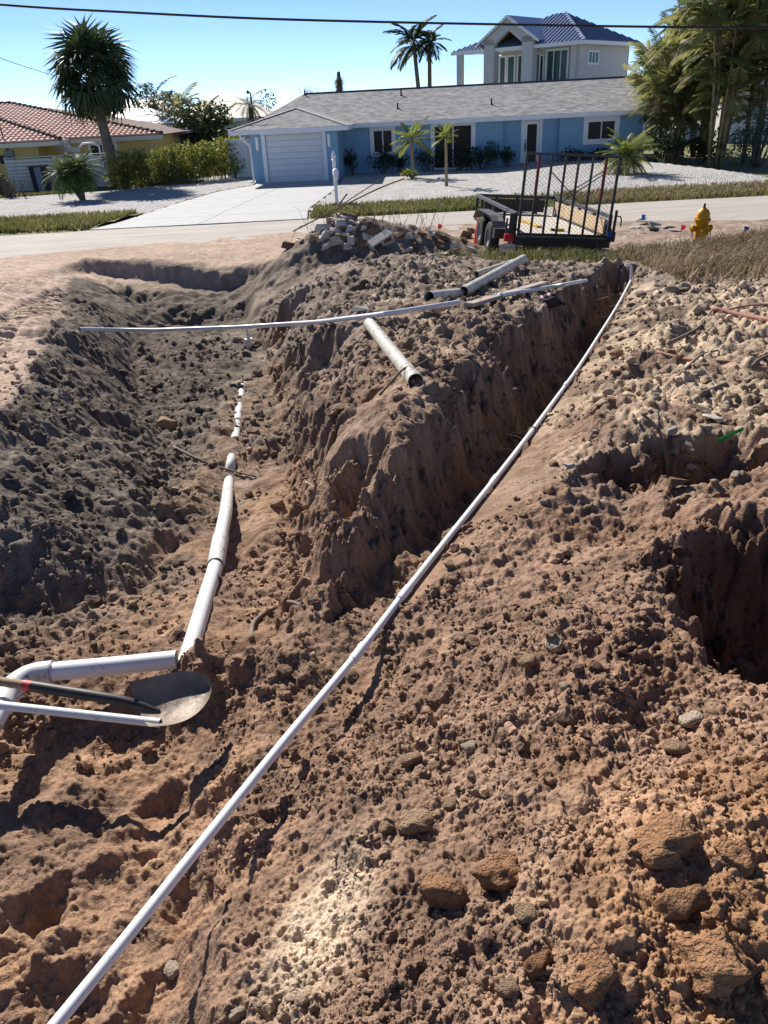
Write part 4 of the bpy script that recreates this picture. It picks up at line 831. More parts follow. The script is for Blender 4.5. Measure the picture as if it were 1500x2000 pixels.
shrub('far_tree', 'thin grey-green tree just left of the blue house ridge', Vector((atY(530, 200, 72).x, 72, 0)), 2.2, 5.0, 900, M_GREYB, .22, cat='tree')
# -- dark palms and trees between the two houses
for px, py, Y, n, s, fr, lab in ((300, 195, 60, 18, 2.2, F_DARK, 'dark palm against the pale roof, leftmost behind the hedge'), (352, 215, 57, 22, 2.0, F_OLV, 'olive drooping palm in the middle of the clump behind the hedge'), (398, 232, 55, 20, 1.9, F_OLV, 'olive palm right in the clump behind the hedge'), (326, 240, 55, 18, 1.8, F_DARK, 'low dark palm in the clump above the pergola'), (430, 250, 54, 14, 1.7, F_PALM, 'green palm behind the hedge next to the vinyl fence')):
    t = atY(px, py, Y); palm('garden_palm', lab, Vector((t.x, Y, 0)), t, .12, fr, n, s, (-1.0, 1.15), group='palms behind the hedge')
shrub('evergreen_tree', 'dense dark tree mass behind the hedge right of pergola', Vector((atY(385, 290, 53).x, 53, 0)), 2.6, 4.2, 2600, M_DKPALM, .24, lumps=14, cat='tree')
shrub('evergreen_tree', 'dark leafy tree above the pergola roof', Vector((atY(318, 260, 58).x, 58, 0)), 2.0, 5.0, 1600, M_DKPALM, .24, lumps=10, cat='tree')
# -- hedge
ha, hb = atZ(222, 372, .03), atZ(462, 348, .03); HG = thing('hedge', 'long yellow-green clipped hedge running from the palm to the white fence', 'hedge', ha)
b = MB(); s = MB(); rnd = random.Random(3); dv = hb-ha
for k in range(46):
    t = (k+.5)/46; c = dv*t; h = 1.5+.35*math.sin(k*1.7)*.5+.3*t
    for j in range(3): leaves(b, c+Vector((rnd.uniform(-.3, .3), rnd.uniform(-.35, .35), h*(.3+.28*j))), (.34, .4, .36), 70, .15, rnd)
    for j in range(2): s.tube([c+Vector((rnd.uniform(-.2, .2), 0, -.05)), c+Vector((rnd.uniform(-.3, .3), 0, h*.6))], [.02, .01], 4)
b.build('foliage', M_HEDGE, HG, kind='stuff'); s.build('stems', M_TWIG, HG, kind='stuff')
shrub('golden_shrub', 'bright yellow-green bush between hedge and white fence', Vector((atY(440, 300, 46.5).x, 46.5, 0)), 1.1, 2.3, 700, M_HEDGE, .17)
twigs('bare_shrub', 'leafless twiggy shrub at the left edge by the slat fence', Vector((atZ(25, 388, .0).x, atZ(25, 388, 0).y, 0)), .5, .9, 14, 'shrub')
shrub('low_plant', 'low dark plant at the far left in front of yellow wall', Vector((atZ(3, 385, 0).x, atZ(3, 385, 0).y, 0)), .5, 1.1, 300, M_SHRUB, .13)
# -- planting in front of the blue house
p = atZ(806, 344, .12); palm('young_palm', 'young green palm with broad crown before the blue wall', p, p+Vector((0, 0, 1.55)), .075, F_YEL, 15, 1.15, (-.35, 1.2), M_CANE)
p = atZ(872, 361, .1); palm('young_palm', 'thin young palm with small upright yellow fronds on the gravel', p, p+Vector((0, 0, 1.75)), .06, F_YEL, 13, .78, (-.1, 1.35), M_CANE)
shrub('ground_plant', 'low spreading plant at the foot of the young palm', atZ(806, 347, .1), .65, .3, 260, M_HEDGE, .13, lumps=5)
p = atZ(1212, 338, .3); palm('pindo_palm', 'bushy yellow-green palm at the right corner of the blue house', p, p+Vector((.25, 0, .55)), .1, F_FINEY, 52, 1.3, (-.6, 1.4), M_CANE)
for px, w_, h, n, lab in ((688, .5, 1.0, 260, 'dark shrub in the corner right of the garage'), (748, .6, 1.0, 360, 'dark shrub under the small left window'), (782, .45, .8, 220, 'small dark shrub left of the broad young palm'), (840, .7, .8, 360, 'dark shrub right of the broad young palm'), (895, .6, .8, 300, 'dark shrub below the sliding window'), (942, .75, 1.25, 520, 'tall leafy shrub right of the sliding window'), (990, .45, .9, 260, 'reddish dark shrub left of the front door'), (1108, .6, .75, 320, 'low dark shrub right of the front door'), (1150, .7, .6, 320, 'low dark shrub under the right window'), (1182, .4, .9, 200, 'dark shrub beside the pindo palm')):
    X_ = atY(px, 330, 43.3-(px-700)*.0025).x; shrub('foundation_shrub', lab, Vector((X_, 43.4-.092*(X_+4.8)*1.0, .1)), w_*1.3, h*1.12, int(n*1.7), M_SHRUB, .13, 'shrubs along the blue house wall')
# -- tall areca palms at the right
for i, (px, py, Y, hs, n, lab) in enumerate(((1395, 336, 37.5, 8.6, 64, 'tallest clump of areca palms with slanting canes right of the blue house'), (1320, 322, 41, 6.4, 46, 'areca clump touching the right end of the blue roof'), (1462, 330, 39, 9.6, 60, 'areca clump at the right edge of the picture'), (1290, 318, 45, 5.2, 36, 'lower areca clump behind the right house corner'), (1360, 325, 44, 8.2, 50, 'dense areca clump standing behind the slanting canes'))):
    p0 = atY(px, py, Y); p0.z = .1; o = thing('areca_palm', lab, 'palm tree', p0, 0, 'areca palms at the right'); rnd = random.Random(i+50)
    nc = 15
    for c in range(nc):
        a = rnd.uniform(0, 6.28); lean = rnd.uniform(.05, .27); h = hs*rnd.uniform(.45, .95); q = Vector((math.cos(a)*.35, math.sin(a)*.35, -.1)); top = Vector((math.cos(a)*h*lean+.0, math.sin(a)*h*lean*.7, h)); mid = q.lerp(top, .5)+Vector((-math.cos(a)*.2, 0, .15))
        MB().tube([q, mid, top], [.06, .05, .035], 6).build('cane', M_CANE, o, smooth=True)
        for k in range(n//nc+9):
            fr = F_OLV if rnd.random() < .55 else (F_YEL if rnd.random() < .4 else (F_DRY if rnd.random() < .4 else F_PALM)); leafobj(rnd.choice(fr), o, top+Vector((0, 0, -rnd.uniform(0, h*.42))), rnd.uniform(0, 6.28), rnd.uniform(-.3, 1.35), rnd.uniform(-.4, .4), rnd.uniform(1.4, 2.3))
    for k in range(14): leafobj(rnd.choice(F_OLV), o, Vector((rnd.uniform(-.5, .5), rnd.uniform(-.5, .2), rnd.uniform(.3, hs*.4))), rnd.uniform(0, 6.28), rnd.uniform(-.2, 1.0), 0, rnd.uniform(1.1, 1.9))
    for k in range(6): leafobj(rnd.choice(FANO), o, Vector((rnd.uniform(-1, 1), -.3, hs*rnd.uniform(.6, 1.0))), rnd.uniform(0, 6.28), rnd.uniform(-.3, .9), rnd.uniform(-.6, .6), 1.8, 'fan_leaf')
shrub('grey_green_bush', 'dark grey-green bush at the right edge below the areca palms', Vector((atY(1478, 335, 36.5).x, 36.5, .05)), 1.6, 2.6, 2200, M_GREYB, .12, lumps=12, cat='bush')
shrub('undergrowth_bush', 'dark undergrowth bush at the right corner of the blue house', Vector((atY(1292, 330, 39).x, 39, .1)), 1.2, 1.7, 1100, M_SHRUB, .16, lumps=9, cat='bush')
shrub('undergrowth_bush', 'shaded low bush at the foot of the slanting canes', Vector((atY(1365, 335, 38.6).x, 38.6, .1)), 1.0, 1.2, 800, M_SHRUB, .16, lumps=7, cat='bush')
nb = hiphouse('neighbour_house', 'pale neighbouring house half hidden behind the right palms', atY(1500, 300, 58), 5.5, 4, 3.4, 4.8, M_OFFW)
# -- grass
def grass(name, label_, spots, m, h, wdt, bend=.5, seed=1):
    rnd = random.Random(seed); b = MB()
    for (x, y, z) in spots:
        a = rnd.uniform(0, 6.28); l = h*rnd.uniform(.4, 1.25); e = rnd.uniform(.1, bend); d = Vector((math.cos(a), math.sin(a), 0)); u = Vector((-d.y, d.x, 0))*wdt*rnd.uniform(.6, 1.2)
        p = Vector((x, y, z-.01)); q = p+Vector((0, 0, l*.6))+d*l*e*.4; t = p+Vector((0, 0, l*(1-.45*e)))+d*l*e
        j = len(b.v); b.v += [tuple(p-u), tuple(p+u), tuple(q+u*.7), tuple(q-u*.7), tuple(t)]; b.f += [(j, j+1, j+2, j+3), (j+3, j+2, j+4)]
    o = b.build(name, m, kind='stuff'); o['label'] = label_; o['category'] = 'grass'; return o
M_GRASS = leafmat('verge_grass_blade', (.11, .125, .035), (.25, .235, .09), .8, .4); M_DRYG = leafmat('dry_grass_blade', (.20, .145, .085), (.36, .28, .17), 1.3, .3); M_WEED = leafmat('weed_blade', (.08, .10, .03), (.20, .19, .07), 1.0, .35)
rnd = random.Random(5)
sp = []
while len(sp) < 15000:
    x = rnd.uniform(-1.9, 16); y = rnd.uniform(26.7, 29.6)+(.0 if x < 8 else -.0)
    if x < 5.5 or rnd.random() < .3: sp.append((x, y, .02))
grass('verge_grass', 'strip of short green grass between the road and the gravel yard', sp, M_GRASS, .2, .02, seed=2)
sp = []
while len(sp) < 14000:
    x = rnd.uniform(-17, -6.2); y = rnd.uniform(26.6, 30.3)
    if x < side(dl, y)-.25: sp.append((x, y, .06))
grass('verge_grass', 'green grass patch left of the driveway by the road', sp, M_GRASS, .22, .02, seed=3)
grass('lawn_grass', 'thin strip of lawn in front of the slat fence and hedge', [(rnd.uniform(-20, -9), 0, 0) for k in range(0)] + [(x, 41.6+(x+14)*.35+rnd.uniform(-.5, .5), .05) for x in [rnd.uniform(-19, -8.5) for k in range(6000)]], M_GRASS, .16, .02, seed=4)
grass('roadside_grass', 'brown and green grass bank right of the road beyond the trailer', [(rnd.uniform(7, 20), rnd.uniform(26.8, 30), .02) for k in range(9000)], M_DRYG, .2, .02, seed=6)
def patch(n, cx, cy, sx, sy, keep=lambda x, y: True):
    out = []; t = 0
    while len(out) < n and t < n*6:
        t += 1; x = cx+rnd.gauss(0, sx); y = cy+rnd.gauss(0, sy)
        if y < 17.6 and abs(math.atan2(x, y)) < .95 and keep(x, y):
            out.append((x, y, gz(x, y)))
    return out
def off_trench(x, y):
    for (x0, y0), (x1, y1) in zip(TR[:-1], TR[1:]):
        dx, dy = x1-x0, y1-y0; t = min(max(((x-x0)*dx+(y-y0)*dy)/(dx*dx+dy*dy), 0), 1)
        if math.hypot(x-x0-t*dx, y-y0-t*dy) < .3: return False
    return True
grass('weeds', 'green weeds growing under the rear of the trailer', patch(2600, 3.6, 14.4, .9, .35, off_trench)+patch(1500, 4.9, 14.3, .5, .5, off_trench), M_WEED, .26, .008, .8, 11)
grass('weeds', 'green and brown weeds around the foot of the hydrant', patch(4200, 7.0, 14.9, 1.3, .6)+patch(2200, 9.2, 15.0, 1.2, .7), M_WEED, .20, .008, .8, 12)
grass('dry_grass', 'tangle of dry brown grass on the bank right of the trench', patch(12000, 6.0, 12.4, .9, 1.0, lambda x, y: off_trench(x, y) and x > 4.2)+patch(15000, 7.6, 13.0, 1.2, 1.0), M_DRYG, .36, .0075, 1.7, 13)
b = MB()
for k in range(420):                    # dead twigs tangled over the right bank
    x = rnd.gauss(7.0, 1.1); y = rnd.gauss(12.7, .9)
    if x < 4.4 or not off_trench(x, y): continue
    z = gz(x, y); a = rnd.uniform(0, 6.28); l = rnd.uniform(.25, .8); d = Vector((math.cos(a), math.sin(a)*.6, 0)); p = Vector((x, y, z))
    b.tube([p, p+d*l*.5+Vector((0, 0, rnd.uniform(.08, .3))), p+d*l+Vector((rnd.uniform(-.1, .1), 0, rnd.uniform(0, .25)))], [.006, .005, .002], 4, False)
o = b.build('dead_brush', M_DEADL, kind='stuff'); o['label'] = 'tangled dead brown brush on the bank before the hydrant'; o['category'] = 'brush'
# ------------------------------------------------------------------ trailer
M_TRB = mat('trailer_black_steel', (.016, .016, .018), .42, .35, 9, spec=.5); M_TRG = mat('trailer_worn_steel', (.07, .07, .075), .45, .3, 6, spec=.5)
M_TYRE = mat('tyre_rubber', (.022, .022, .022), .85, .25, 20); M_RIM = mat('wheel_rim', (.25, .25, .25), .5, .2, 8, metal=.5)
M_DECK = mat('pale_deck_plywood', (.46, .42, .36), .85, scale=2.5, col2=(.60, .56, .49), stretch=(1, 6, 1)); M_BOARD = mat('dark_wet_board', (.055, .042, .035), .8, .3, 5, stretch=(1, 1, 8)); M_OSB = mat('tan_board', (.50, .36, .22), .85, scale=6, col2=(.66, .50, .34))
M_RED = mat('red_reflector', (.42, .015, .02), .35, .15, 10); M_MAROON = mat('red_tape', (.13, .008, .012), .4, .2, 10); M_PLATE = mat('licence_plate', (.55, .52, .50), .5, .2, 18); M_BLUEC = mat('blue_strap', (.03, .10, .42), .6); M_YELW = mat('yellow_wood', (.62, .38, .08), .7, .2, 8)
pa, pb = atY(997, 414, 16.2), atY(1195, 421, 16.05); HW = (pb-pa).length/2-.03; mid = (pa+pb)/2; RH = .42
TLT, TYW = .085, .075
TRL = thing('utility_trailer', 'black open utility trailer with raised mesh ramp gate parked on the verge', 'trailer', (mid.x+.035, mid.y, mid.z-RH)); TRL.rotation_euler = (0, TLT, TYW)
TL = 3.75
for k in range(9):
    x0 = -HW+.06+k*(2*HW-.12)/9; MB().box(x0+.004, x0+(2*HW-.12)/9-.004, .03, TL-.03, -.03, .008).build('deck_board', M_DECK, TRL)
fr = MB(); fr.box(-HW-.04, HW+.04, -.06, .02, -.20, -.031); FRM = fr.build('rear_bumper', M_TRB, TRL, bevel=.006)
for x in (-HW, HW): MB().box(x-.04, x+.04, .02, TL, -.16, -.031).build('chassis_beam', M_TRB, TRL)
for y in (.5, 1.3, 2.1, 2.9): MB().box(-HW+.04, HW-.04, y, y+.06, -.13, -.031).build('cross_beam', M_TRB, TRL)
for x in (-HW, HW): MB().box(x-.035, x+.035, 0, TL, RH-.07, RH).build('top_rail', M_TRG, TRL, bevel=.006)
MB().box(-HW+.035, HW-.035, TL-.07, TL, RH-.07, RH).build('front_rail', M_TRB, TRL, bevel=.006)
for x in (-HW, HW):
    for y in (.0, .95, 1.9, 2.8, TL-.07): MB().box(x-.03, x+.03, y, y+.06, -.03, RH-.07).build('rail_post', M_TRB, TRL)
for x in (-.5, .0, .5): MB().box(x-.03, x+.03, TL-.065, TL-.005, -.03, RH-.07).build('rail_post', M_TRB, TRL)
MB().box(-HW+.08, HW-.3, TL-.14, TL-.09, .06, RH-.09).build('front_board', M_BOARD, TRL)
MB().box(HW-.09, HW-.06, .1, TL-.3, .04, RH-.1).build('side_board', M_OSB, TRL)
MB().box(HW-.13, HW-.092, .1, TL-.3, .01, .05).build('floor_strip', M_TRB, TRL)
MB().bar((-.15, 1.1, .03), (-.30, 2.6, .03), .12, .04).build('loose_plank', M_YELW, TRL); MB().box(.05, .25, .62, .72, .012, .06).build('wood_block', M_YELW, TRL); MB().box(-.02, .049, .64, .72, .012, .055).build('block_end', M_TRB, TRL)
GT = MB(); gh = 1.50
GT.box(-HW+.03, HW-.03, -.105, -.065, gh-.045, gh); GATE = GT.build('ramp_gate', M_TRB, TRL, bevel=.004)
MB().box(-HW+.03, HW-.03, -.105, -.065, .0, .05).build('gate_bottom_bar', M_TRB, GATE)
xs = [-HW+.05, -HW+.30, -HW+.55, -HW+.82, -HW+1.08, -HW+1.36, -HW+1.62, HW-.05]
for i, x in enumerate(xs):
    w_ = .05 if i in (0, 7) else .042; o = MB().box(x-w_/2, x+w_/2, -.105, -.066, .05, gh-.045).build('gate_bar', M_TRB, GATE, bevel=.004)
    if i in (1, 6):
        MB().box(x-w_/2-.003, x+w_/2+.003, -.109, -.063, .78 if i == 1 else .7, gh-.06).build('red_tape', M_MAROON, GATE)
ms = MB(); cx_, cz_ = .085, .038; nx_ = int((2*HW-.14)/cx_); nz_ = int((gh-.1)/cz_)
for i in range(nx_):
    for j in range(nz_):
        x = -HW+.07+i*cx_+(cx_/2 if j % 2 else 0); z = .055+j*cz_; 
        for s in (-1, 1):
            a = Vector((x, -.06, z)); c = Vector((x+s*cx_/2, -.06, z+cz_)); t_ = .0035
            n = len(ms.v); ms.v += [(a.x-t_, a.y, a.z), (a.x+t_, a.y, a.z), (c.x+t_, c.y, c.z), (c.x-t_, c.y, c.z), (a.x, a.y+.005, a.z), (c.x, c.y+.005, c.z)]; ms.f += [(n, n+1, n+2, n+3), (n+1, n+4, n+5, n+2), (n+4, n, n+3, n+5)]
ms.build('wire_mesh', M_TRG, GATE, kind='stuff')
for a, b_ in (((.0, .35, .72), (.72, .1, 1.26)), ((-.02, .4, .6), (.66, .1, 1.15)), ((-.42, .1, 1.2), (.42, .5, .58))): MB().tube([(a[0], a[1]-.12, a[2]), (b_[0], b_[1]-.12, b_[2])], .011, 6).build('brace_rod', M_TRB, GATE)
for s in (-1, 1):
    x = s*(HW+.17); fd = MB(); prof = [(.55, .02), (.75, .16), (1.0, .24), (2.2, .24), (2.45, .16), (2.65, .02)]
    for (y0, z0), (y1, z1) in zip(prof[:-1], prof[1:]): fd.hexa([(x-.13, y0, z0-.012), (x+.13, y0, z0-.012), (x+.13, y1, z1-.012), (x-.13, y1, z1-.012), (x-.13, y0, z0), (x+.13, y0, z0), (x+.13, y1, z1), (x-.13, y1, z1)])
    FD = fd.build('fender', M_TRG, TRL); MB().box(x-.13*s-.01, x-.13*s+.01, .6, 2.6, -.1, .14).build('fender_side', M_TRB, FD)
    MB().box(x-.14, x+.14, .40, .56, -.14, .05).build('step_plate', M_TRB, FD)
    for y in (1.15, 2.0):
        wz = -.22; wr = .32; W_ = MB(); pr_ = [(.18, -.1), (.27, -.1), (.305, -.085), (wr, -.05), (wr, .05), (.305, .085), (.27, .1), (.18, .1)]
        n = 28; bb = len(W_.v)
        for r_, xx in pr_:
            for k in range(n): a = 2*PI*k/n; W_.v.append((x+xx, y+math.cos(a)*r_, wz+math.sin(a)*r_))
        m_ = len(pr_)
        for i in range(m_-1):
            for k in range(n): k2 = (k+1) % n; W_.f.append((bb+i*n+k, bb+i*n+k2, bb+(i+1)*n+k2, bb+(i+1)*n+k))
        WH = W_.build('wheel', M_TYRE, TRL, smooth=True)
        R_ = MB(); bb = 0
        for r_, xx in ((.19, -.09), (.19, .09)):
            for k in range(n): a = 2*PI*k/n; R_.v.append((x+xx, y+math.cos(a)*r_, wz+math.sin(a)*r_))
        for k in range(n): k2 = (k+1) % n; R_.f.append((k, k2, n+k2, n+k))
        R_.v += [(x, y, wz)]; 
        for k in range(n): R_.f += [(k, (k+1) % n, 2*n), (n+(k+1) % n, n+k, 2*n)]
        R_.build('rim', M_RIM, WH)
MB().box(-HW-.22, -HW-.04, -.12, -.02, -.12, .02).build('tail_light', M_RED, TRL, bevel=.015)
PLT = MB().box(-HW-.31, -HW-.0, -.16, -.15, -.31, -.16).build('licence_plate', M_PLATE, TRL, bevel=.004)
def lettering(txt, par, loc, rot, size, m, ext=.0015, name='lettering'):
    cu = bpy.data.curves.new('t', 'FONT'); cu.body = txt; cu.size = size; cu.extrude = ext; cu.align_x = 'CENTER'; cu.align_y = 'CENTER'; cu.resolution_u = 2
    t = bpy.data.objects.new('t', cu); COL.objects.link(t); bpy.context.view_layer.update(); me = bpy.data.meshes.new_from_object(t.evaluated_get(bpy.context.evaluated_depsgraph_get())); bpy.data.objects.remove(t)
    o = bpy.data.objects.new(name, me); me.materials.clear(); me.materials.append(m); COL.objects.link(o); o.parent = par; o.location = loc; o.rotation_euler = rot; return o
lettering('IYH S1', PLT, (-HW-.155, -.163, -.235), (PI/2, 0, 0), .085, mat('plate_ink', (.16, .06, .07), .6))
MB().box(-HW-.13, -HW-.03, -.05, .0, -.05, .40).build('latch_post', M_TRB, TRL); MB().tube([(-HW-.16, .06, -.1), (-HW-.16, .06, .3)], .02, 8).build('latch_rod', M_TRG, TRL)
lt = MB(); lt.tube([(HW+.06, -.08, .0), (HW+.06, -.08, .52)], .03, 8); lt.build('latch_post', M_TRB, TRL); lt = MB(); lt.tube([(HW+.06, -.08, .42), (HW+.16, -.08, .40), (HW+.19, -.08, .33), (HW+.19, -.08, .22)], .014, 6); lt.build('latch_handle', M_TRB, TRL)
b = MB(); rnd = random.Random(8)
for k in range(5): b.tube([(HW-.02+rnd.uniform(-.05, .05), -.13, .06+rnd.uniform(-.06, .06)) for j in range(4)], .018, 5)
b.build('blue_strap', M_BLUEC, TRL, kind='stuff')
tg = MB(); tg.bar((-HW+.1, TL, -.08), (0, TL+1.1, -.08), .07, .1); tg.build('drawbar', M_TRB, TRL); MB().bar((HW-.1, TL, -.08), (0.04, TL+1.1, -.08), .07, .1).build('drawbar', M_TRB, TRL)
# ------------------------------------------------------------------ traffic cone beside the trailer
q = atY(925, 452, 19.2); cz = .3; CN = thing('traffic_cone', 'orange-red traffic cone behind the trailer wheels', 'traffic cone', (q.x+.12, 19.2, cz-.22))
M_ORC = mat('cone_orange', (.75, .10, .05), .5, .1, 8); MB().lathe([(.15, .03), (.145, .05), (.035, .62), (.03, .64)], 16).build('cone_body', M_ORC, CN, smooth=True); MB().box(-.19, .19, -.19, .19, 0, .03).build('base', M_ORC, CN)
# ------------------------------------------------------------------ hydrant
M_HYD = mat('hydrant_yellow', (.72, .36, .015), .5, scale=5, col2=(.62, .27, .01), bump=.1, bscale=40); M_CHAIN = mat('hydrant_chain', (.12, .11, .1), .6)
q = onground(1366, 472); HY = thing('fire_hydrant', 'yellow fire hydrant standing in the weeds', 'fire hydrant', (atY(1366, 466, 15.6).x, 15.6, atY(1372, 397, 15.6).z-.80))
HY.scale = (.98, .98, 1.02); HY.rotation_euler = (.0, .02, .15)
MB().lathe([(.15, 0), (.15, .03), (.105, .035), (.10, .12), (.105, .125), (.112, .40), (.13, .45), (.135, .46), (.135, .48), (.12, .482)], 24).build('barrel', M_HYD, HY, smooth=False)
autosmooth(HY.children[-1])
bn = autosmooth(MB().lathe([(.158, .48), (.158, .505), (.135, .508), (.13, .56), (.118, .62), (.09, .665), (.05, .69), (.045, .70)], 24).build('bonnet', M_HYD, HY)); MB().lathe([(.032, .70), (.03, .72), (.024, .725), (.022, .78)], 6).build('operating_nut', M_TRB, bn)
for k in range(8): a = 2*PI*k/8; MB().lathe([(.012, .47), (.012, .52)], 6, (math.cos(a)*.147, math.sin(a)*.147, 0)).build('bolt', M_HYD, bn)
def nozzle(d, r, l, z):
    d = Vector(d); c = Vector((0, 0, z)); n1_ = autosmooth(MB().tube([c+d*.06, c+d*.13, c+d*.135, c+d*(l-.045)], [r*.9, r*.9, r*1.05, r*1.05], 16).build('nozzle', M_HYD, HY)); autosmooth(MB().tube([c+d*(l-.044), c+d*(l-.012), c+d*l, c+d*(l+.004), c+d*(l+.03)], [r*1.25, r*1.25, r*1.05, .022, .02], 12).build('cap', M_HYD, n1_))
nozzle((-1, 0, 0), .055, .215, .34); nozzle((1, 0, 0), .055, .215, .34); nozzle((0, -1, 0), .07, .20, .32)
for s_ in (-1, 1): MB().tube([(s_*.2, -.03, .29), (s_*.19, -.05, .18), (s_*.17, -.06, .08), (s_*.13, -.06, .14), (s_*.11, -.06, .22)], .008, 5).build('chain', M_CHAIN, HY)
# ------------------------------------------------------------------ mailbox post
q = atZ(658, 399, .05); MX = thing('mailbox_post', 'white mailbox on a finial-topped post at the end of the driveway', 'mailbox', q, .1)
MB().box(-.06, .06, -.06, .06, 0, 1.45).build('post', M_WHITE, MX, bevel=.01); autosmooth(MB().lathe([(.07, 1.45), (.09, 1.48), (.05, 1.52), (.085, 1.58), (.06, 1.68), (.02, 1.76), (.005, 1.80)], 12).build('finial', M_WHITE, MX))
mbx = MB(); pts = [(-.09, 0, .0), (.09, 0, .0), (.09, 0, .12)]+[(math.cos(a)*.09, 0, .12+math.sin(a)*.09) for a in [PI*k/8 for k in range(1, 8)]]+[(-.09, 0, .12)]
mb_ = mbx.prism([(p[0]+.02, -.42, p[2]+1.0) for p in pts], (0, .5, 0)).build('mailbox', M_WHITE, MX); MB().box(-.035, .095, -.2, -.05, .84, .998).build('bracket', M_WHITE, MX)
# ------------------------------------------------------------------ overhead wires
def wire(name, label, pix, Ys, r, m):
    pts = [atY(a, b, y) for (a, b), y in zip(pix, Ys)]; P2 = []
    for i in range(len(pts)-1):
        for k in range(6):
            t = k/6; a, b_, c, d = pts[max(i-1, 0)], pts[i], pts[i+1], pts[min(i+2, len(pts)-1)]
            P2.append(.5*((2*b_)+(c-a)*t+(2*a-5*b_+4*c-d)*t*t+(3*b_-a-3*c+d)*t**3))
    P2.append(pts[-1]); return tag(MB().tube(P2, r, 6).build(name, m, smooth=True), label, 'cable')
wire('overhead_cable', 'thick black cable crossing the whole sky above the houses', [(-500, -33), (0, 9), (250, 24), (500, 36), (750, 43), (1000, 48), (1250, 52), (1500, 54), (2000, 50)], [21]*9, .027, M_BLACK)
wire('service_wire', 'thin service wire sagging from upper left past the cabbage palm', [(-120, 62), (0, 113), (90, 143), (180, 169), (290, 189), (360, 196), (450, 198)], [40, 41, 42, 42.8, 47, 55, 66], .014, M_BLACK)
q = atY(489, 180, 67); PL = thing('utility_pole', 'slim dark pole top beside the feathery palm', 'utility pole', (q.x, 67, 0)); MB().tube([(0, 0, 0), (0, 0, q.z-.1), (-.12, 0, q.z+.02)], [.09, .06, .05], 8).build('pole', M_BLACK, PL); MB().lathe([(.1, 0), (.12, .12), (.03, .25)], 8, (-.2, 0, q.z-.1)).build('lamp_head', M_BLACK, PL)
q = atY(97, 212, 56); tag(MB().tube([(q.x, 56, 0), (q.x, 56, q.z+.05)], .08, 8).build('vent_stack', M_BLACK), 'short dark pipe rising behind the yellow house ridge', 'pipe')
# ------------------------------------------------------------------ pipes, tools, debris on the dug ground
def pvcmat(name, c, dirt, amt=.55, scale=9):
    m = mat(name, c, .38, .03, 5); N = m.node_tree.nodes; L = m.node_tree.links; bs = N['Principled BSDF']; src = bs.inputs['Base Color'].links[0].from_socket
    tc = N.new('ShaderNodeTexCoord'); nz = N.new('ShaderNodeTexNoise'); nz.inputs['Scale'].default_value = scale; nz.inputs['Detail'].default_value = 10; nz.inputs['Roughness'].default_value = .75; L.new(tc.outputs['Object'], nz.inputs[0])
    rp = N.new('ShaderNodeValToRGB'); rp.color_ramp.elements[0].position = amt; rp.color_ramp.elements[1].position = amt+.1; L.new(nz.outputs[0], rp.inputs[0])
    mx = N.new('ShaderNodeMix'); mx.data_type = 'RGBA'; L.new(rp.outputs[0], mx.inputs[0]); L.new(src, mx.inputs[6]); mx.inputs[7].default_value = (*dirt, 1); L.new(mx.outputs[2], bs.inputs['Base Color']); return m
M_PIPE = pvcmat('white_pvc', (.76, .77, .78), (.36, .27, .20), .6, 14); M_PIPED = pvcmat('dirty_pvc', (.66, .66, .64), (.22, .17, .13), .56, 16); M_OLDP = pvcmat('old_grey_pvc', (.52, .49, .42), (.26, .21, .16), .5, 14)
M_CONDG = pvcmat('thin_pvc', (.62, .63, .64), (.40, .34, .28), .6, 12)
def curve(pts, n=6):
    pts = [Vector(p) for p in pts]; out = []
    for i in range(len(pts)-1):
        a, b_, c, d = pts[max(i-1, 0)], pts[i], pts[i+1], pts[min(i+2, len(pts)-1)]
        for k in range(n): t = k/n; out.append(.5*((2*b_)+(c-a)*t+(2*a-5*b_+4*c-d)*t*t+(3*b_-a-3*c+d)*t**3))
    return out+[pts[-1]]
def seg(pts, i, t, l):                  # short piece of a path round a parameter
    a, b_ = Vector(pts[i]), Vector(pts[i+1]); c = a.lerp(b_, t); d = (b_-a).normalized(); return [c-d*l/2, c+d*l/2]
cp = curve(CONP, 8); LC = thing('long_conduit', 'long thin white PVC pipe running from bottom left up into the narrow trench', 'pipe', CONP[0]); of = Vector(CONP[0])
def loc(pts): return [Vector(p)-of for p in pts]
autosmooth(MB().pipe(loc(cp), .0167, .003, 16).build('pipe', M_PIPE, LC))
for i, t in ((4, .0), (5, .05), (7, .4), (9, .5)): s = seg(CONP, i, t, .11); autosmooth(MB().pipe(loc(s), .0205, .0035, 16).build('coupling', M_PIPE, LC))
e = CONP[-1]-of; autosmooth(MB().tube([e, e+Vector((.01, .03, .10)), e+Vector((0, .05, .2)), e+Vector((-.03, .05, .225)), e+Vector((-.1, .03, .23))], .02, 10).build('elbow', M_PIPE, LC))
# drain line in the left trench
M_PRINT = mat('pipe_print', (.30, .30, .30), .6)
dpx = [(362, 1300), (385, 1225), (403, 1165), (421, 1105), (431, 1050), (441, 1000)]
dpts = []
for a, b_ in dpx:
    g_ = onbase(a, b_, -.53); dpts.append(Vector((g_.x, g_.y, g_.z)))
DL = thing('drain_pipe', 'thick white drain pipe with a coupling lying in the left trench', 'pipe', dpts[0]); of = dpts[0]
autosmooth(MB().pipe(loc(curve(dpts)), .044, .005, 24).build('pipe', M_PIPE, DL)); autosmooth(MB().pipe(loc([dpts[3]+(dpts[4]-dpts[3])*.02, dpts[4]]), .051, .006, 24).build('coupling', M_PIPED, DL))
autosmooth(MB().pipe(loc([dpts[3]+(dpts[4]-dpts[3])*-.02, dpts[3]+(dpts[4]-dpts[3])*.019]), .0455, .003, 24).build('gasket', M_BLACK, DL))
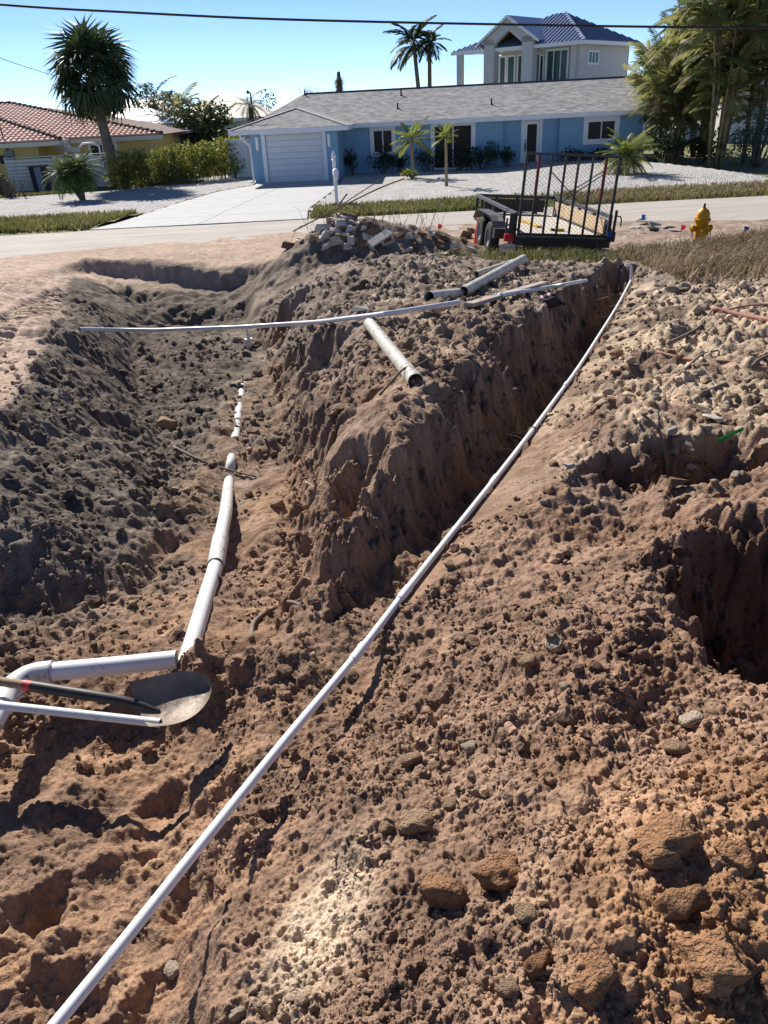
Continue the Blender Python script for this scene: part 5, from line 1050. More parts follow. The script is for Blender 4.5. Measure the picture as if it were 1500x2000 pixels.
far = [Vector(dpts[-1])]
for a, b_ in ((447, 940), (452, 900), (460, 850), (467, 800), (474, 752)): p = onground(a, b_); far.append(Vector((p.x, p.y, p.z-.016)))
autosmooth(MB().tube(loc(curve(far[:])), .044, 18).build('buried_pipe', M_PIPED, DL))
# soil lumps lying over the half-buried stretch are part of the loose clods below
q = onground(487, 678); CO = thing('cleanout_stub', 'short white pipe stub standing in the far end of the left trench', 'pipe', (q.x, q.y, q.z-.03)); autosmooth(MB().lathe([(.055, 0), (.062, .14), (.065, .15), (.06, .15)], 16).build('cup', M_PIPED, CO)); autosmooth(MB().lathe([(.03, .15), (.028, .2), (.012, .24), (.01, .33)], 12).build('plug', M_PIPED, CO))
# elbow assembly lower left
ez = -.40
A_ = [onbase(a, b_, ez) for a, b_ in ((345, 1288), (230, 1300), (100, 1312))]; E_ = [onbase(a, b_, ez) for a, b_ in ((100, 1312), (58, 1320), (22, 1345), (4, 1380), (-30, 1440), (-70, 1500))]
EL = thing('drain_elbow', 'white drain pipe with dirty bent elbow beside the shovel handle', 'pipe', A_[0]); of = Vector(A_[0])
autosmooth(MB().pipe(loc(A_), .042, .005, 24).build('pipe', M_PIPE, EL)); autosmooth(MB().tube(loc(curve(E_[:4], 5)), .051, 24).build('elbow', M_PIPED, EL)); autosmooth(MB().pipe(loc(E_[3:]), .042, .005, 24).build('lower_pipe', M_PIPE, EL))
autosmooth(MB().pipe(loc([A_[2]+(A_[1]-A_[2])*.01, A_[2]+(A_[1]-A_[2])*.03]), .0525, .004, 24).build('glue_ring', mat('purple_primer', (.42, .33, .42), .5), EL))
a_, b_ = onbase(-60, 1371, -.28), onbase(313, 1412, -.34); TP = autosmooth(MB().pipe([a_, b_], .0175, .003, 16).build('short_thin_pipe', M_PIPED)); tag(TP, 'short thin white pipe lying just below the shovel handle', 'pipe')
# shovel
M_HANDLE = mat('shovel_wood', (.30, .20, .12), .7, scale=6, col2=(.20, .13, .08), stretch=(8, 1, 1)); M_SLEEVE = mat('shovel_black_steel', (.035, .030, .028), .5, .3, 8); M_BLADE = mat('worn_steel_blade', (.13, .105, .085), .55, scale=9, col2=(.28, .225, .18), metal=.15, bump=.3, bscale=30, detail=8); M_REDB = mat('red_band', (.55, .05, .05), .5)
h0, h1, h2 = onbase(-90, 1318, -.22), onbase(62, 1340, -.25), onbase(232, 1367, -.29); h3 = onbase(300, 1392, -.35); SH = thing('shovel', 'round-point shovel with wooden handle, black socket and muddy steel blade', 'shovel', h3); of = Vector(h3)
rb0 = h0.lerp(h1, .90); autosmooth(MB().tube(loc([h0, rb0]), .019, 14).build('handle', M_HANDLE, SH)); autosmooth(MB().tube(loc([rb0, h1]), .0215, 14).build('red_band', M_REDB, SH)); autosmooth(MB().tube(loc([h1, h1.lerp(h2, .6), h2, h2.lerp(h3, .55)+Vector((0, 0, .01)), h3+Vector((.02, 0, .0))]), [.0225, .0225, .021, .022, .014], 14).build('socket', M_SLEEVE, SH))
c00, c10, ctip, c01 = onbase(276, 1330, -.33), onbase(316, 1424, -.40), onbase(413, 1372, -.41), onbase(365, 1326, -.34)
ax = (ctip-h3); ax.z = 0; L0 = ax.length; ax.normalize(); sd = Vector((ax.y, -ax.x, 0)); wdt = (c00-c10).length*.48
bl = MB(); nu, nv = 16, 14; tl = -.01
prof = lambda t: wdt*(1.0 if t < .35 else math.sqrt(max(0, 1-((t-.35)/.65)**2.0)))*(.93+.07*min(1, t*4))
grid = []
for i in range(nu+1):
    t = i/nu; row = []
    for j in range(nv+1):
        s = j/nv*2-1; hw_ = max(prof(t), .002); dish = .06*(s*s)*(1-.35*t)-.03*math.sin(PI*t)
        row.append(ax*(t*(L0+.06)-.05)+sd*s*hw_+Vector((0, 0, dish+.03+tl*t)))
    grid.append(row)
tiltm = Matrix.Rotation(.22, 3, ax)
for off_ in (0, -.0025):
    b0 = len(bl.v)
    for row in grid: bl.v += [tuple(tiltm @ p+Vector((0, 0, off_))) for p in row]
    for i in range(nu):
        for j in range(nv): q_ = (b0+i*(nv+1)+j, b0+i*(nv+1)+j+1, b0+(i+1)*(nv+1)+j+1, b0+(i+1)*(nv+1)+j); bl.f.append(q_ if off_ else tuple(reversed(q_)))
nn = (nu+1)*(nv+1)
for j in range(nv): bl.f.append((j, j+1, nn+j+1, nn+j))
autosmooth(bl.build('blade', M_BLADE, SH), 1.0)
# thin pipe across the excavation
def spanpipe(name, label, pix, r, m, za=0.02, zb_=.02, wall=.003, hollow=True):
    p0 = onground(*pix[0], za); p1 = onground(*pix[-1], zb_); x0, x1 = pix[0][0], pix[-1][0]; n = 26
    pxs = np.linspace(x0, x1, n); pys = np.interp(pxs, [a for a, b_ in pix], [b_ for a, b_ in pix]); t = (pxs-x0)/(x1-x0); yi = 1/((1-t)/p0.y+t/p1.y)
    yi = np.array([min(v, onground(a, b_+5).y*.985-.02) for v, a, b_ in zip(yi, pxs, pys)])
    for k in range(6): yi[1:-1] = np.minimum(yi[1:-1], .25*yi[:-2]+.5*yi[1:-1]+.25*yi[2:])
    pts = [atY(a, b_, float(v)) for a, b_, v in zip(pxs, pys, yi)]
    b = MB(); (b.pipe(curve(pts, 2), r, wall, 16) if hollow else b.tube(curve(pts, 2), r, 14)); return tag(autosmooth(b.build(name, m)), label, 'pipe')
spanpipe('crossing_pipe', 'thin grey-white pipe bridging the left trench from bank to mound', [(155, 643), (300, 645), (470, 639), (620, 629), (760, 612), (898, 590)], .024, M_CONDG)
spanpipe('thin_pipe_end', 'thin white pipe end lying on the mound below the trailer', [(960, 579), (1050, 565), (1145, 548)], .024, M_CONDG)
def lain(name, label, pa_, pb_, r, m, la, lb, wall=.006, cat='pipe'):
    a, b_ = onground(*pa_, la), onground(*pb_, lb); return tag(autosmooth(MB().pipe([a, a.lerp(b_, .5), b_], r, wall, 24).build(name, m)), label, cat)
a = onground(722, 640); b_ = atY(812, 745, a.y-2.35)
LP = tag(autosmooth(MB().pipe([a+Vector((0, 0, .03)), b_], .057, .005, 24).build('loose_pipe', M_OLDP)), 'short stained pipe with an open end jutting from the middle mound', 'pipe'); LPa, LPb = a, b_
lain('old_pipe', 'short old pipe showing its open left end below the rubble', (838, 586), (915, 577), .06, M_OLDP, .03, .02)
lain('old_pipe', 'long fat old pipe slanting up right across the far mound', (905, 577), (1022, 520), .062, M_OLDP, .04, .10)
lain('old_pipe', 'shorter old pipe lying behind the fat slanting pipe', (930, 546), (1000, 526), .045, M_OLDP, .06, .08)
# lumber
M_LUM = mat('fresh_lumber', (.46, .33, .19), .8, scale=4, col2=(.58, .44, .27), stretch=(1, 8, 1)); M_LUMG = mat('grey_lumber', (.30, .25, .22), .85, scale=4, col2=(.40, .34, .30))
def lumber(label, pa_, pb_, la, lb, m, w_=.09, t=.04):
    a, b_ = onground(*pa_, la), onground(*pb_, lb); return tag(MB().bar(a, b_, w_, t).build('lumber', m, bevel=.003), label, 'board')
lumber('yellow timber board in front of the licence plate', (866, 500), (955, 479), .03, .05, M_LUM); lumber('grey-brown timber plank below the slanting old pipe', (916, 606), (1062, 567), .04, .08, M_LUMG, .10, .04)
# ------------------------------------------------------------------ rocks, chunks and rubble
def rockmesh(name, seed, m, sub=2, rough=.28, boxy=0.0):
    import bmesh
    if boxy:                            # broken concrete: sharp hull of a few points
        rnd = random.Random(seed*13+5); bm = bmesh.new()
        for k in range(11): bm.verts.new([max(-.95, min(.95, rnd.gauss(0, .85)))*q for q in (1, .9, .85)])
        r_ = bmesh.ops.convex_hull(bm, input=bm.verts[:]); bmesh.ops.delete(bm, geom=[v for v in bm.verts if not v.link_faces], context='VERTS')
        bmesh.ops.recalc_face_normals(bm, faces=bm.faces[:]); me = bpy.data.meshes.new(name); bm.to_mesh(me); bm.free(); me.materials.append(m); return me
    bm = bmesh.new(); bmesh.ops.create_icosphere(bm, subdivisions=sub, radius=1); rnd = random.Random(seed)
    pl = [(Vector((rnd.gauss(0, 1), rnd.gauss(0, 1), rnd.gauss(0, 1))).normalized(), rnd.uniform(.55, .92)) for k in range(9+int(boxy*4))]
    off_ = rnd.uniform(0, 50)
    for v in bm.verts:
        p = v.co.copy()
        for n_, d_ in pl:
            e_ = p.dot(n_)-d_
            if e_ > 0: p -= n_*e_
        A1 = np.array([p.x*2.1+off_, p.y*2.1+off_, p.z*2.1+off_]); A2 = np.array([p.y*2.1+off_, p.z*2.1+off_, p.x*2.1+off_]); p *= 1+rough*float(fbm(A1, A2, 4, seed, .5).sum())*.8; v.co = p
    me = bpy.data.meshes.new(name); bm.to_mesh(me); bm.free(); me.materials.append(m)
    if boxy == 0: me.polygons.foreach_set('use_smooth', [True]*len(me.polygons))
    return me
def dusty(name, c, bs_=3.0):              # rock and clod surfaces: rough, dusted with soil in patches
    m = mat(name, tuple(v*.72 for v in c), .95, scale=bs_, col2=tuple(v*1.2 for v in c), bump=1.0, bscale=bs_*2.2, bdist=.03, detail=9, spec=.1); return m
M_STONE = dusty('tan_stone', (.40, .275, .18)); M_PSTONE = dusty('pale_limestone', (.60, .50, .38)); M_OCLOD = dusty('orange_clay_clod', (.34, .19, .105)); M_BCLOD = dusty('brown_clod', (.23, .15, .10)); M_RCONC = mat('broken_concrete', (.45, .41, .36), .92, scale=3, col2=(.66, .61, .54), bump=.5, bscale=50, bdist=.01); M_GREYC = mat('grey_concrete', (.30, .29, .27), .92, scale=12, col2=(.43, .41, .38), bump=.5, bscale=60, bdist=.008)
RKS = {}
def rock(name, label, px, py, wpx, m, asp=(1, .8, .65), seed=0, sink=.35, group=None, cat='stone', boxy=0):
    p = onground(px, py); d = p.y*ct+(CH-p.z)*st; r = wpx/2*d/FP
    key = (seed % (17 if boxy else 7), m.name, boxy); me = RKS.get(key) or rockmesh(name, seed % (17 if boxy else 7)+1, m, (4 if wpx > 60 else 3) if wpx > 28 else 2, (.10 if boxy else (.34 if 'clod' in m.name else .26)), boxy=boxy); RKS[key] = me
    o = bpy.data.objects.new(name, me); COL.objects.link(o); rnd = random.Random(seed*7+3); o.location = p+Vector((0, r*asp[1]*.4, r*asp[2]*(1-2*sink)*.9)); o.scale = (r*asp[0]*1.08, r*asp[1]*1.08, r*asp[2]*1.08); o.rotation_euler = (rnd.uniform(-.3, .3), rnd.uniform(-.3, .3), rnd.uniform(-.6, .6))
    return tag(o, label, cat, group)
ST = [(917, 1466, 30, M_PSTONE, 'whitish stone on the slope right of the long pipe'), (805, 1497, 44, M_STONE, 'flat tan stone below the narrow trench mouth'), (812, 1622, 66, M_STONE, 'round tan stone, larger of the pair in the foreground'), (752, 1625, 44, M_STONE, 'smaller round stone left of the round pair'), (884, 1577, 36, M_STONE, 'small tan stone above right of the round pair'), (1033, 1797, 52, M_STONE, 'egg-shaped tan stone between the orange clods'), (1325, 1785, 92, M_OCLOD, 'smooth-faced orange clod lower right'), (975, 1730, 92, M_OCLOD, 'upright orange clay clod in lower middle'), (866, 1768, 96, M_OCLOD, 'broad orange clay clod left of the upright one'), (1300, 1680, 120, M_OCLOD, 'large crumbling orange clod right of the dark hollow'), (1440, 1690, 90, M_OCLOD, 'orange clod near the right edge'), (1172, 1925, 120, M_OCLOD, 'wide flat orange clod at the bottom'), (1400, 1910, 150, M_OCLOD, 'big orange clay lump in the bottom right corner'), (1050, 1895, 52, M_OCLOD, 'small pale-orange clod left of the wide flat clod'), (992, 1946, 48, M_STONE, 'rounded stone at the very bottom middle'), (1323, 1472, 48, M_STONE, 'upright tan stone below the deep pit'), (1352, 1420, 46, M_PSTONE, 'pale stone on the near lip of the deep pit'), (1086, 1268, 48, M_PSTONE, 'long pale stone on the slope left of the pit'), (1037, 1300, 42, M_STONE, 'dark-sided stone below the long pale stone'), (1104, 1343, 22, M_PSTONE, 'small white stone on the slope left of the pit'), (1168, 1313, 34, M_BCLOD, 'brown rounded clod left of the deep pit'), (340, 1902, 44, M_PSTONE, 'pale crumbly stone beside the long pipe near the bottom'), (463, 1990, 34, M_PSTONE, 'whitish stone at the bottom edge'), (310, 1696, 18, M_STONE, 'small stone left of the long pipe'), (690, 1328, 34, M_STONE, 'stone at the mouth of the narrow trench'), (545, 990, 34, M_STONE, 'stone in the left trench against its right bank'), (478, 1115, 28, M_STONE, 'stone beside the drain pipe coupling'), (325, 838, 40, M_STONE, 'grey stone pair low on the left slope'), (1205, 700, 26, M_STONE, 'stone on the plateau right of the trench'), (1330, 1085, 30, M_BCLOD, 'clod on the far rim of the deep pit')]
for i, (px, py, wp, m, lab) in enumerate(ST):
    rock('clay_clod' if 'clod' in m.name else 'stone', lab, px, py, wp, m, (1, .85, .7), i+1, .42, cat='clod' if 'clod' in m.name else 'stone')
rnd = random.Random(21)
n_ = 0
while n_ < 46:                          # pale stones strewn over the right plateau
    px, py = rnd.uniform(1000, 1500), rnd.uniform(690, 1010)
    if px < 1010+(1010-py)*.62: continue
    wp = rnd.uniform(9, 24); m = rnd.choice((M_PSTONE, M_STONE, M_PSTONE)); lab = ('tiny ' if wp < 13 else 'small ' if wp < 18 else 'larger ')+('tan' if m is M_STONE else 'whitish')+' stone '+('at the right edge of the plateau' if px > 1420 else 'beside the lip of the narrow trench' if px < 1080+(1010-py)*.62 else 'among the sticks on the plateau' if py < 780 else 'near the small dug hole' if py > 880 else 'on open sand in mid plateau')
    rock('plateau_stone', lab, px, py, wp, m, (1, .8, .6), rnd.randint(0, 40), .3, 'pale stones on the right plateau'); n_ += 1
# rubble heap
for k in range(84):
    px = rnd.gauss(672, 55); py = rnd.uniform(424, 496); 
    if py < 424+abs(px-672)*.5: continue
    wp = rnd.uniform(13, 38); m = rnd.choice((M_RCONC, M_RCONC, M_RCONC, M_PSTONE, M_BCLOD, M_STONE, M_BCLOD)); lab = ('big ' if wp > 28 else 'mid-sized ' if wp > 20 else 'small ')+{M_RCONC.name: 'grey concrete', M_PSTONE.name: 'whitish', M_BCLOD.name: 'brown earthy', M_STONE.name: 'tan'}[m.name]+' chunk '+('on top of' if py < 448 else 'on the left flank of' if px < 640 else 'on the right flank of' if px > 704 else 'low on the front of')+' the rubble heap'
    rock('concrete_chunk', lab, px, py, wp, m, (1, .7, rnd.uniform(.4, .8)), rnd.randint(0, 60), .2, 'rubble heap chunks', 'concrete', 1)
for k in range(22):
    px, py, wp, m = rnd.uniform(760, 930), rnd.uniform(455, 500), rnd.uniform(10, 26), rnd.choice((M_RCONC, M_BCLOD, M_BCLOD)); lab = ('larger ' if wp > 18 else 'small ')+('grey' if m is M_RCONC else 'brown')+' chunk in the spill '+('next to the rubble heap' if px < 815 else 'beside the trailer wheels' if px > 880 else 'midway between heap and trailer')
    rock('concrete_chunk', lab, px, py, wp, m, (1, .7, .7), rnd.randint(0, 60), .2, 'rubble spill chunks', 'concrete', 1)
q = onground(745, 478, .05); BK = thing('hollow_block', 'grey hollow concrete block tilted on the rubble heap', 'concrete block', q, .5); BK.rotation_euler = (.5, -.45, .35)
MB().box(-.26, .26, -.1, .1, .1, .14).build('face_shell', M_RCONC, BK, bevel=.004); MB().box(-.26, .26, -.1, .1, -.1, -.06).build('face_shell', M_RCONC, BK, bevel=.004)
for x in (-.26, -.02, .22): MB().box(x, x+.04, -.1, .1, -.06, .1).build('web', M_RCONC, BK)
# flags, broken asphalt, white ring
for px, py, c, lab in ((1253, 423, (.03, .28, .75), 'bright blue marker flag by the broken asphalt'), (1330, 444, (.85, .12, .2), 'pink marker flag left of the hydrant'), (1453, 447, (.04, .14, .5), 'dark blue marker flag in the grass right of the hydrant'), (855, 442, (.75, .1, .1), 'red marker flag on the rubble spill')):
    Y_ = {1253: 19.5, 1330: 16.8, 1453: 15.8, 855: 18.6}[px]; q = atY(px, py, Y_); g_ = gz(q.x, q.y); FL = thing('marker_flag', lab, 'flag', (q.x, q.y, g_)); h = max(q.z-g_+.05, .12); fm = mat('flag_plastic', c, .6, .1, 8, trans=.4)
    MB().tube([(0, 0, -.05), (.01, 0, h)], .003, 5).build('wire', M_CHAIN, FL); b = MB(); gsz = .085
    for i in range(5):
        x0, x1 = .005+i*gsz/4*.9, .005+(i+1)*gsz/4*.9; b.hexa([(x0, .015*math.sin(i*1.3), h-.13+.012*i), (x1, .015*math.sin((i+1)*1.3), h-.13+.012*(i+1)), (x1, .015*math.sin((i+1)*1.3)+.002, h-.13+.012*(i+1)), (x0, .015*math.sin(i*1.3)+.002, h-.13+.012*i), (x0, .015*math.sin(i*1.3), h-.004*i), (x1, .015*math.sin((i+1)*1.3), h-.004*(i+1)), (x1, .015*math.sin((i+1)*1.3)+.002, h-.004*(i+1)), (x0, .015*math.sin(i*1.3)+.002, h-.004*i)])
    b.build('flag', fm, FL)
for px, py, wp in ((1262, 438, 34), (1285, 440, 40), (1305, 446, 36), (1275, 450, 30), (1250, 432, 24), (1320, 452, 26), (1240, 447, 22)): rock('asphalt_slab', 'broken grey asphalt slab on the sand between trailer and hydrant', px, py, wp, M_GREYC, (1, .8, .22), int(px), .1, 'asphalt slabs by the hydrant', 'asphalt', 1)
q = onground(1248, 455, .03); a = [(math.cos(t)*.1, 0, math.sin(t)*.1) for t in [-.6+k*.35 for k in range(10)]]; tag(MB().tube([q+Vector(p) for p in a], .018, 8).build('pipe_hoop', M_PIPE, smooth=True), 'curved white pipe offcut beside the trailer corner', 'pipe')
# sticks and branches
M_STICK = mat('grey_stick', (.17, .135, .11), .9, .3, 9, bump=.4, bscale=30); M_RSTICK = mat('reddish_stem', (.27, .12, .085), .8, scale=5, col2=(.36, .2, .15)); M_ROOT = mat('pale_root', (.34, .26, .19), .9, .3, 9); M_DROOT = mat('dark_root', (.10, .065, .045), .9, .3, 9)
def stick(name, label, pix, r, m, lifts=None, cat='branch', group=None, taper=.5):
    pts = []
    for i, (a, b_) in enumerate(pix): pts.append(onground(a, b_, r*.8+(lifts[i] if lifts else 0)))
    if lifts:                           # keep raised points on their line of sight, above the first point's distance
        y0 = pts[0].y; pts = [atY(a, b_, pts[0].y+(pts[-1].y-pts[0].y)*0+(0.02*i)) if lifts[i] else pts[i] for i, (a, b_) in enumerate(pix)]
    c = curve(pts, 4); n = len(c); return tag(MB().tube(c, [r*(1-(1-taper)*k/(n-1)) for k in range(n)], 7).build(name, m, smooth=True), label, cat, group)
stick('stick', 'bent grey stick on the pale sand of the right plateau', [(1305, 678), (1340, 660), (1368, 640), (1390, 610)], .022, M_STICK)
stick('stem', 'thick reddish stem reaching in from the right edge', [(1393, 611), (1440, 621), (1520, 633)], .026, M_RSTICK, taper=1)
stick('stem', 'thin reddish stem above the thick one at right edge', [(1405, 613), (1450, 605), (1520, 598)], .012, M_RSTICK)
stick('stem', 'long red-brown stem lying across the plateau', [(1283, 692), (1340, 704), (1420, 712), (1510, 724)], .015, M_RSTICK)
stick('stick', 'forked dark stick below the long red stem', [(1316, 747), (1345, 720), (1372, 697), (1402, 688)], .014, M_STICK)
stick('stick', 'short dark stick at the right edge above debris', [(1468, 725), (1482, 708), (1510, 695)], .02, M_STICK)
stick('stick', 'thin brown twig in the middle of the plateau sticks', [(1372, 722), (1395, 748)], .010, M_STICK)
stick('stick', 'flat grey splinter left of the white debris', [(1370, 775), (1415, 755)], .022, M_STICK)
p = onground(1304, 930); US = thing('upright_twig', 'forked dead twig standing in the small dug hole', 'branch', p); of = p
up_ = lambda a, b_, dy=0: atY(a, b_, p.y+dy)-p
MB().tube([Vector((0, 0, -.05)), up_(1302, 900), up_(1296, 870), up_(1288, 842), up_(1286, 800)], [.016, .014, .011, .008, .003], 7).build('stem', M_STICK, US, smooth=True); MB().tube([up_(1297, 872), up_(1283, 858), up_(1272, 838)], [.008, .007, .004], 6).build('fork', M_STICK, US, smooth=True); MB().tube([up_(1291, 852), up_(1281, 835), up_(1275, 822)], [.005, .004, .002], 5).build('side_shoot', M_STICK, US, smooth=True)
stick('root', 'gnarled root crossing the left trench over the buried pipe', [(340, 878), (385, 900), (430, 915), (500, 934)], .015, M_STICK)
stick('root', 'curled root lying at the foot of the middle mound', [(492, 1255), (497, 1220), (530, 1195), (565, 1188), (595, 1190)], .015, M_STICK)
stick('root', 'thin yellow root sprouting on the middle mound bank', [(598, 945), (625, 960), (650, 975)], .006, M_ROOT)
stick('root', 'pale curved root on the mound above the trench', [(970, 655), (977, 675), (975, 695)], .012, M_ROOT)
a = LPb+Vector((-.0, .1, .06)); 
RT_ = curve([onground(742, 778, .02), atY(765, 745, LPb.y+.05), atY(790, 722, LPb.y+.2)+Vector((0, 0, .01)), atY(812, 715, LPb.y+.35), onground(835, 712, .03)], 4); tag(MB().tube(RT_, .008, 6).build('root', M_DROOT, smooth=True), 'dark root looped over the open pipe on the middle mound', 'branch')
k_ = 0
for (a, b_, c, d, Y_) in ((1000, 762, 1032, 735, 7.9), (1065, 695, 1100, 720, 8.2), (1000, 727, 1028, 729, 7.6), (960, 757, 985, 770, 7.4), (940, 790, 970, 783, 7.0), (990, 850, 1020, 848, 6.2), (960, 878, 1015, 884, 5.7), (988, 848, 1030, 865, 5.9), (1160, 620, 1190, 622, 11.0), (1170, 578, 1200, 577, 12.4), (1192, 599, 1216, 597, 11.7), (870, 900, 850, 885, 5.0)):
    p0, p1 = atY(a, b_, Y_*.93), atY(c, d, Y_*.93); MBt = MB().tube(curve([p0, p0.lerp(p1, .5)+Vector((0, 0, .02)), p1], 3), [.006]*6+[.003], 5); tag(MBt.build('trench_root', M_ROOT, smooth=True), 'fine root poking out across the narrow trench', 'branch', 'roots in the narrow trench')
# dry branches on the rubble heap
for i, (pts, r, lab) in enumerate((([(572, 452), (650, 412), (740, 368), (790, 349)], .016, 'long dry branch slanting up right from the rubble heap'), ([(640, 420), (690, 385), (745, 350)], .012, 'second long dry branch beside the mailbox'), ([(655, 412), (668, 392), (678, 378)], .018, 'short thick stub branch at the heap top'), ([(655, 415), (672, 440), (684, 448)], .02, 'pale stick lying down the face of the heap'), ([(690, 395), (703, 402), (718, 418)], .01, 'thin twig arching right of the heap top'), ([(745, 432), (752, 418), (760, 410)], .01, 'little forked twig right of the heap'), ([(812, 440), (818, 420), (822, 402)], .006, 'upright wiry stalk on the rubble spill'), ([(572, 480), (560, 500), (575, 455), (590, 440)], .006, 'wiry stalk curling at the left foot of the heap'))):
    tag(MB().tube(curve([atY(a, b_, 18.0+.1*i) for a, b_ in pts], 4), r, 6).build('dry_branch', M_STICK, smooth=True), lab, 'branch')
b = MB()
for k in range(46):
    px = rnd.uniform(585, 870); p = onground(px, rnd.uniform(425, 455)); l = rnd.uniform(.2, .7); a = rnd.uniform(-.7, .7); b.tube([p, p+Vector((a*l*.5, rnd.uniform(-.1, .1), l*.7)), p+Vector((a*l*1.2, rnd.uniform(-.2, .2), l*rnd.uniform(.6, 1)))], [.005, .004, .002], 4, False)
o = b.build('dry_stalks', M_STICK, kind='stuff'); o['label'] = 'fine dry stalks bristling from the rubble heap'; o['category'] = 'stalks'
# green tape and pale debris
M_GRT = mat('green_tape', (.03, .32, .09), .5, .1, 6, trans=.3); gy_ = min(onground(a, b_).y for a, b_ in ((1402, 861), (1428, 852), (1452, 845), (1441, 858)))-.08; gp = [atY(1402, 861, gy_), atY(1428, 848, gy_), atY(1452, 837, gy_), atY(1441, 853, gy_-.03)]
b = MB()
for p0, p1 in ((gp[0], gp[2]), (gp[2], gp[3])): b.bar(p0, p1, .003, .035, (0, -.5, 1))
tag(b.build('green_tape', M_GRT), 'bright green bent plastic strip among white debris', 'tape')
for px, py, wp, m, asp, lab in ((1385, 806, 56, M_PSTONE, (1, .5, .2), 'long white debris flake among rubble at right'), (1392, 824, 60, M_RCONC, (1, .5, .2), 'grey flat shard below the long white flake'), (1421, 799, 24, M_GREYC, (1, .9, .7), 'small square concrete cube on the plateau'), (1438, 778, 30, M_PSTONE, (1, .6, .4), 'white flake above the square cube'), (1375, 858, 24, M_PSTONE, (1, .8, .7), 'white lump beside the green strip'), (1312, 853, 22, M_GREYC, (1, .8, .7), 'dark grey shard left of white lump'), (1340, 948, 62, M_GREYC, (1, .8, .55), 'broken grey concrete slab lying in the small dug hole'), (1318, 958, 48, M_BCLOD, (1, .7, .5), 'brown clod leaning on the grey slab'), (1495, 890, 26, M_PSTONE, (1, .8, .8), 'white stone at the right edge by the hole'), (1110, 918, 26, M_GREYC, (1, .7, .4), 'grey concrete bit on the rim above the slope'), (1285, 778, 20, M_GREYC, (1, .7, .6), 'small grey block on the plateau middle'), (705, 609, 26, M_GREYC, (1.2, .7, .5), 'grey concrete shard on the mound beside the crossing pipe'), (648, 640, 22, M_BCLOD, (1, .8, .5), 'brown clod under the crossing pipe')):
    rock('debris', lab, px, py, wp, m, asp, int(px), .05, None, 'debris', 1)
# crumpled glove
q = onground(1072, 603); GV = thing('crumpled_glove', 'crumpled dark work glove with pink stripes on the far mound', 'glove', q, .4); M_GLV = mat('dark_glove', (.03, .025, .03), .9); M_PNK = mat('pink_stripe', (.62, .33, .36), .8)
me = rockmesh('palm', 3, M_GLV, 2, .5); o = bpy.data.objects.new('palm', me); COL.objects.link(o); o.parent = GV; o.scale = (.13, .10, .07); o.location = (0, 0, .05)
for k in range(4): MB().tube([(-.08+k*.045, -.02, .09+.01*k), (-.06+k*.045, .06, .115+.01*k), (-.03+k*.04, .12, .10)], [.018, .02, .013], 7).build('finger', M_PNK if k in (0, 2) else M_GLV, GV, smooth=True)
MB().tube([(.09, -.02, .05), (.13, -.06, .05), (.15, -.1, .03)], [.022, .022, .014], 7).build('thumb', M_GLV, GV, smooth=True)
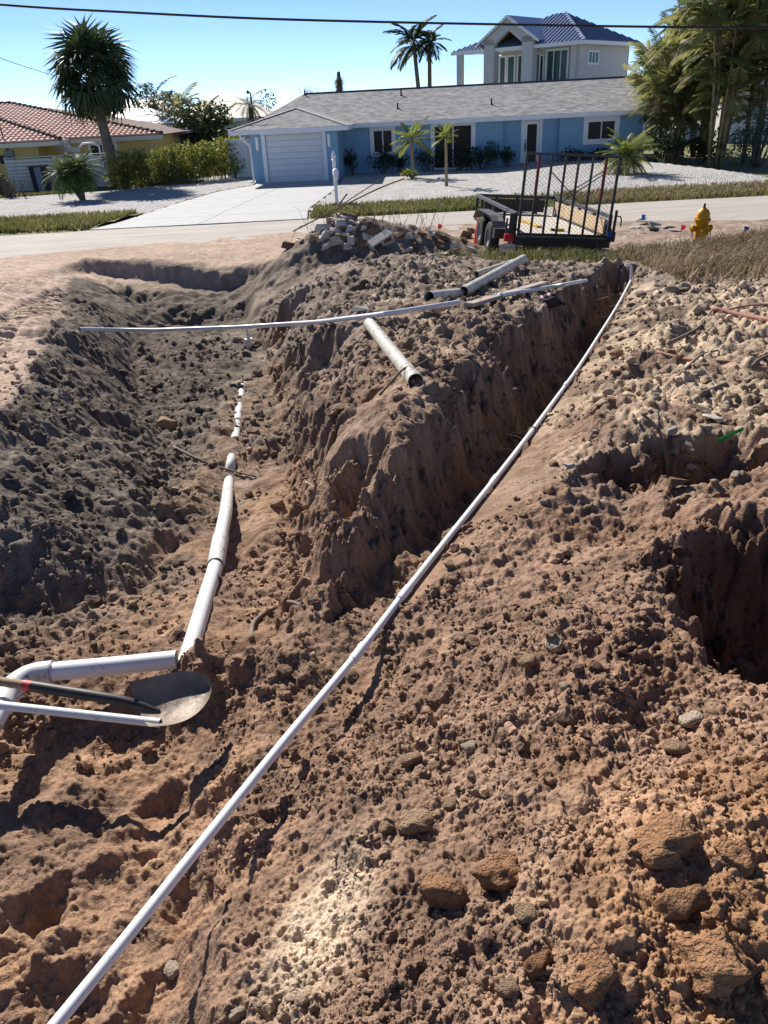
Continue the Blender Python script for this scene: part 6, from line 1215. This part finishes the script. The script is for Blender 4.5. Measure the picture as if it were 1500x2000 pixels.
# ------------------------------------------------------------------ loose clods and crumbs over the dug ground
def ico(sub):
    import bmesh
    bm = bmesh.new(); bmesh.ops.create_icosphere(bm, subdivisions=sub, radius=1); bm.verts.ensure_lookup_table(); v = np.array([x.co[:] for x in bm.verts]); f = np.array([[w.index for w in x.verts] for x in bm.faces]); bm.free(); return v, f
def clods(name, n, sub, smin, smax, seed, label_, keepf=None):
    rs = np.random.RandomState(seed); V, F = ico(sub); r = np.exp(rs.uniform(math.log(.85), math.log(15.5), n*2)); a = rs.uniform(-.7, .7, n*2); x = r*np.sin(a); y = r*np.cos(a)
    ia = np.clip(np.searchsorted(ang, a), 0, len(ang)-1); ir = np.clip(np.searchsorted(rad, r), 0, NR-1)
    clump = fbm(x*2.1, y*2.1, 3, 555)+.5*fbm(x*7, y*7, 2, 556); zb_ = zbase(y); z = GZ[ir, ia]
    ok = (clump > -.12) & ~((x < -3.6) & (y > 8)) & (z-zb_ > -.95) & ~((x < -.2) & (y < 2.3) & (clump < .15)); ok &= rs.uniform(0, 1, n*2) < .9
    idx = np.nonzero(ok)[0][:n]; x, y, z, r, a, ia, ir = (q[idx] for q in (x, y, z, r, a, ia, ir)); m = len(idx)
    s = (smin+(smax-smin)*rs.uniform(0, 1, m)**3)*r**.75; sc = np.stack([s*rs.uniform(.7, 1.3, m), s*rs.uniform(.7, 1.2, m), s*rs.uniform(.55, .95, m)], -1)
    dirs = V/np.linalg.norm(V, axis=1, keepdims=True); pn = rs.normal(0, 1, (m, 6, 3)); pn /= np.linalg.norm(pn, axis=2, keepdims=True); pd = rs.uniform(.45, .9, (m, 6)); dt_ = np.einsum('mkc,vc->mvk', pn, dirs); lump = np.min(np.where(dt_ > .05, pd[:, None, :]/np.maximum(dt_, .05), 1.15), axis=2)[..., None]*(1+rs.uniform(-.16, .16, (m, len(V), 1))); P = V[None]*lump*sc[:, None, :]; th = rs.uniform(0, 6.28, m); c, s_ = np.cos(th)[:, None], np.sin(th)[:, None]
    X = P[..., 0]*c-P[..., 1]*s_+x[:, None]; Y = P[..., 0]*s_+P[..., 1]*c+y[:, None]; Z = P[..., 2]+(z+s*.25)[:, None]
    me = bpy.data.meshes.new(name); co = np.stack([X, Y, Z], -1).reshape(-1, 3).astype(np.float32); me.vertices.add(len(co)); me.vertices.foreach_set('co', co.ravel())
    FF = (F[None]+np.arange(m)[:, None, None]*len(V)).reshape(-1, 3); me.loops.add(FF.size); me.loops.foreach_set('vertex_index', FF.ravel().astype(np.int32)); me.polygons.add(len(FF)); me.polygons.foreach_set('loop_start', np.arange(0, FF.size, 3, dtype=np.int32)); me.polygons.foreach_set('loop_total', np.full(len(FF), 3, dtype=np.int32)); me.polygons.foreach_set('use_smooth', np.full(len(FF), sub == 1, dtype=bool)); me.update(calc_edges=True)
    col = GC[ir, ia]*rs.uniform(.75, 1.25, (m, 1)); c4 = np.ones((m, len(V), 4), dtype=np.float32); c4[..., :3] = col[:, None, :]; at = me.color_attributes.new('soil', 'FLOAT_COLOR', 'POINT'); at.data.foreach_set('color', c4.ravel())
    o = bpy.data.objects.new(name, me); COL.objects.link(o); me.materials.append(M_SOIL); o['kind'] = 'stuff'; o['label'] = label_; o['category'] = 'soil'; return o
clods('loose_clods', 1500, 2, .003, .017, 5, 'loose soil clods scattered over the dug ground')
clods('soil_nuggets', 7500, 1, .003, .0105, 8, 'nut-sized soil nuggets scattered over the dug ground')
clods('soil_crumbs', 20000, 1, .0015, .006, 6, 'small soil crumbs scattered over the dug ground')
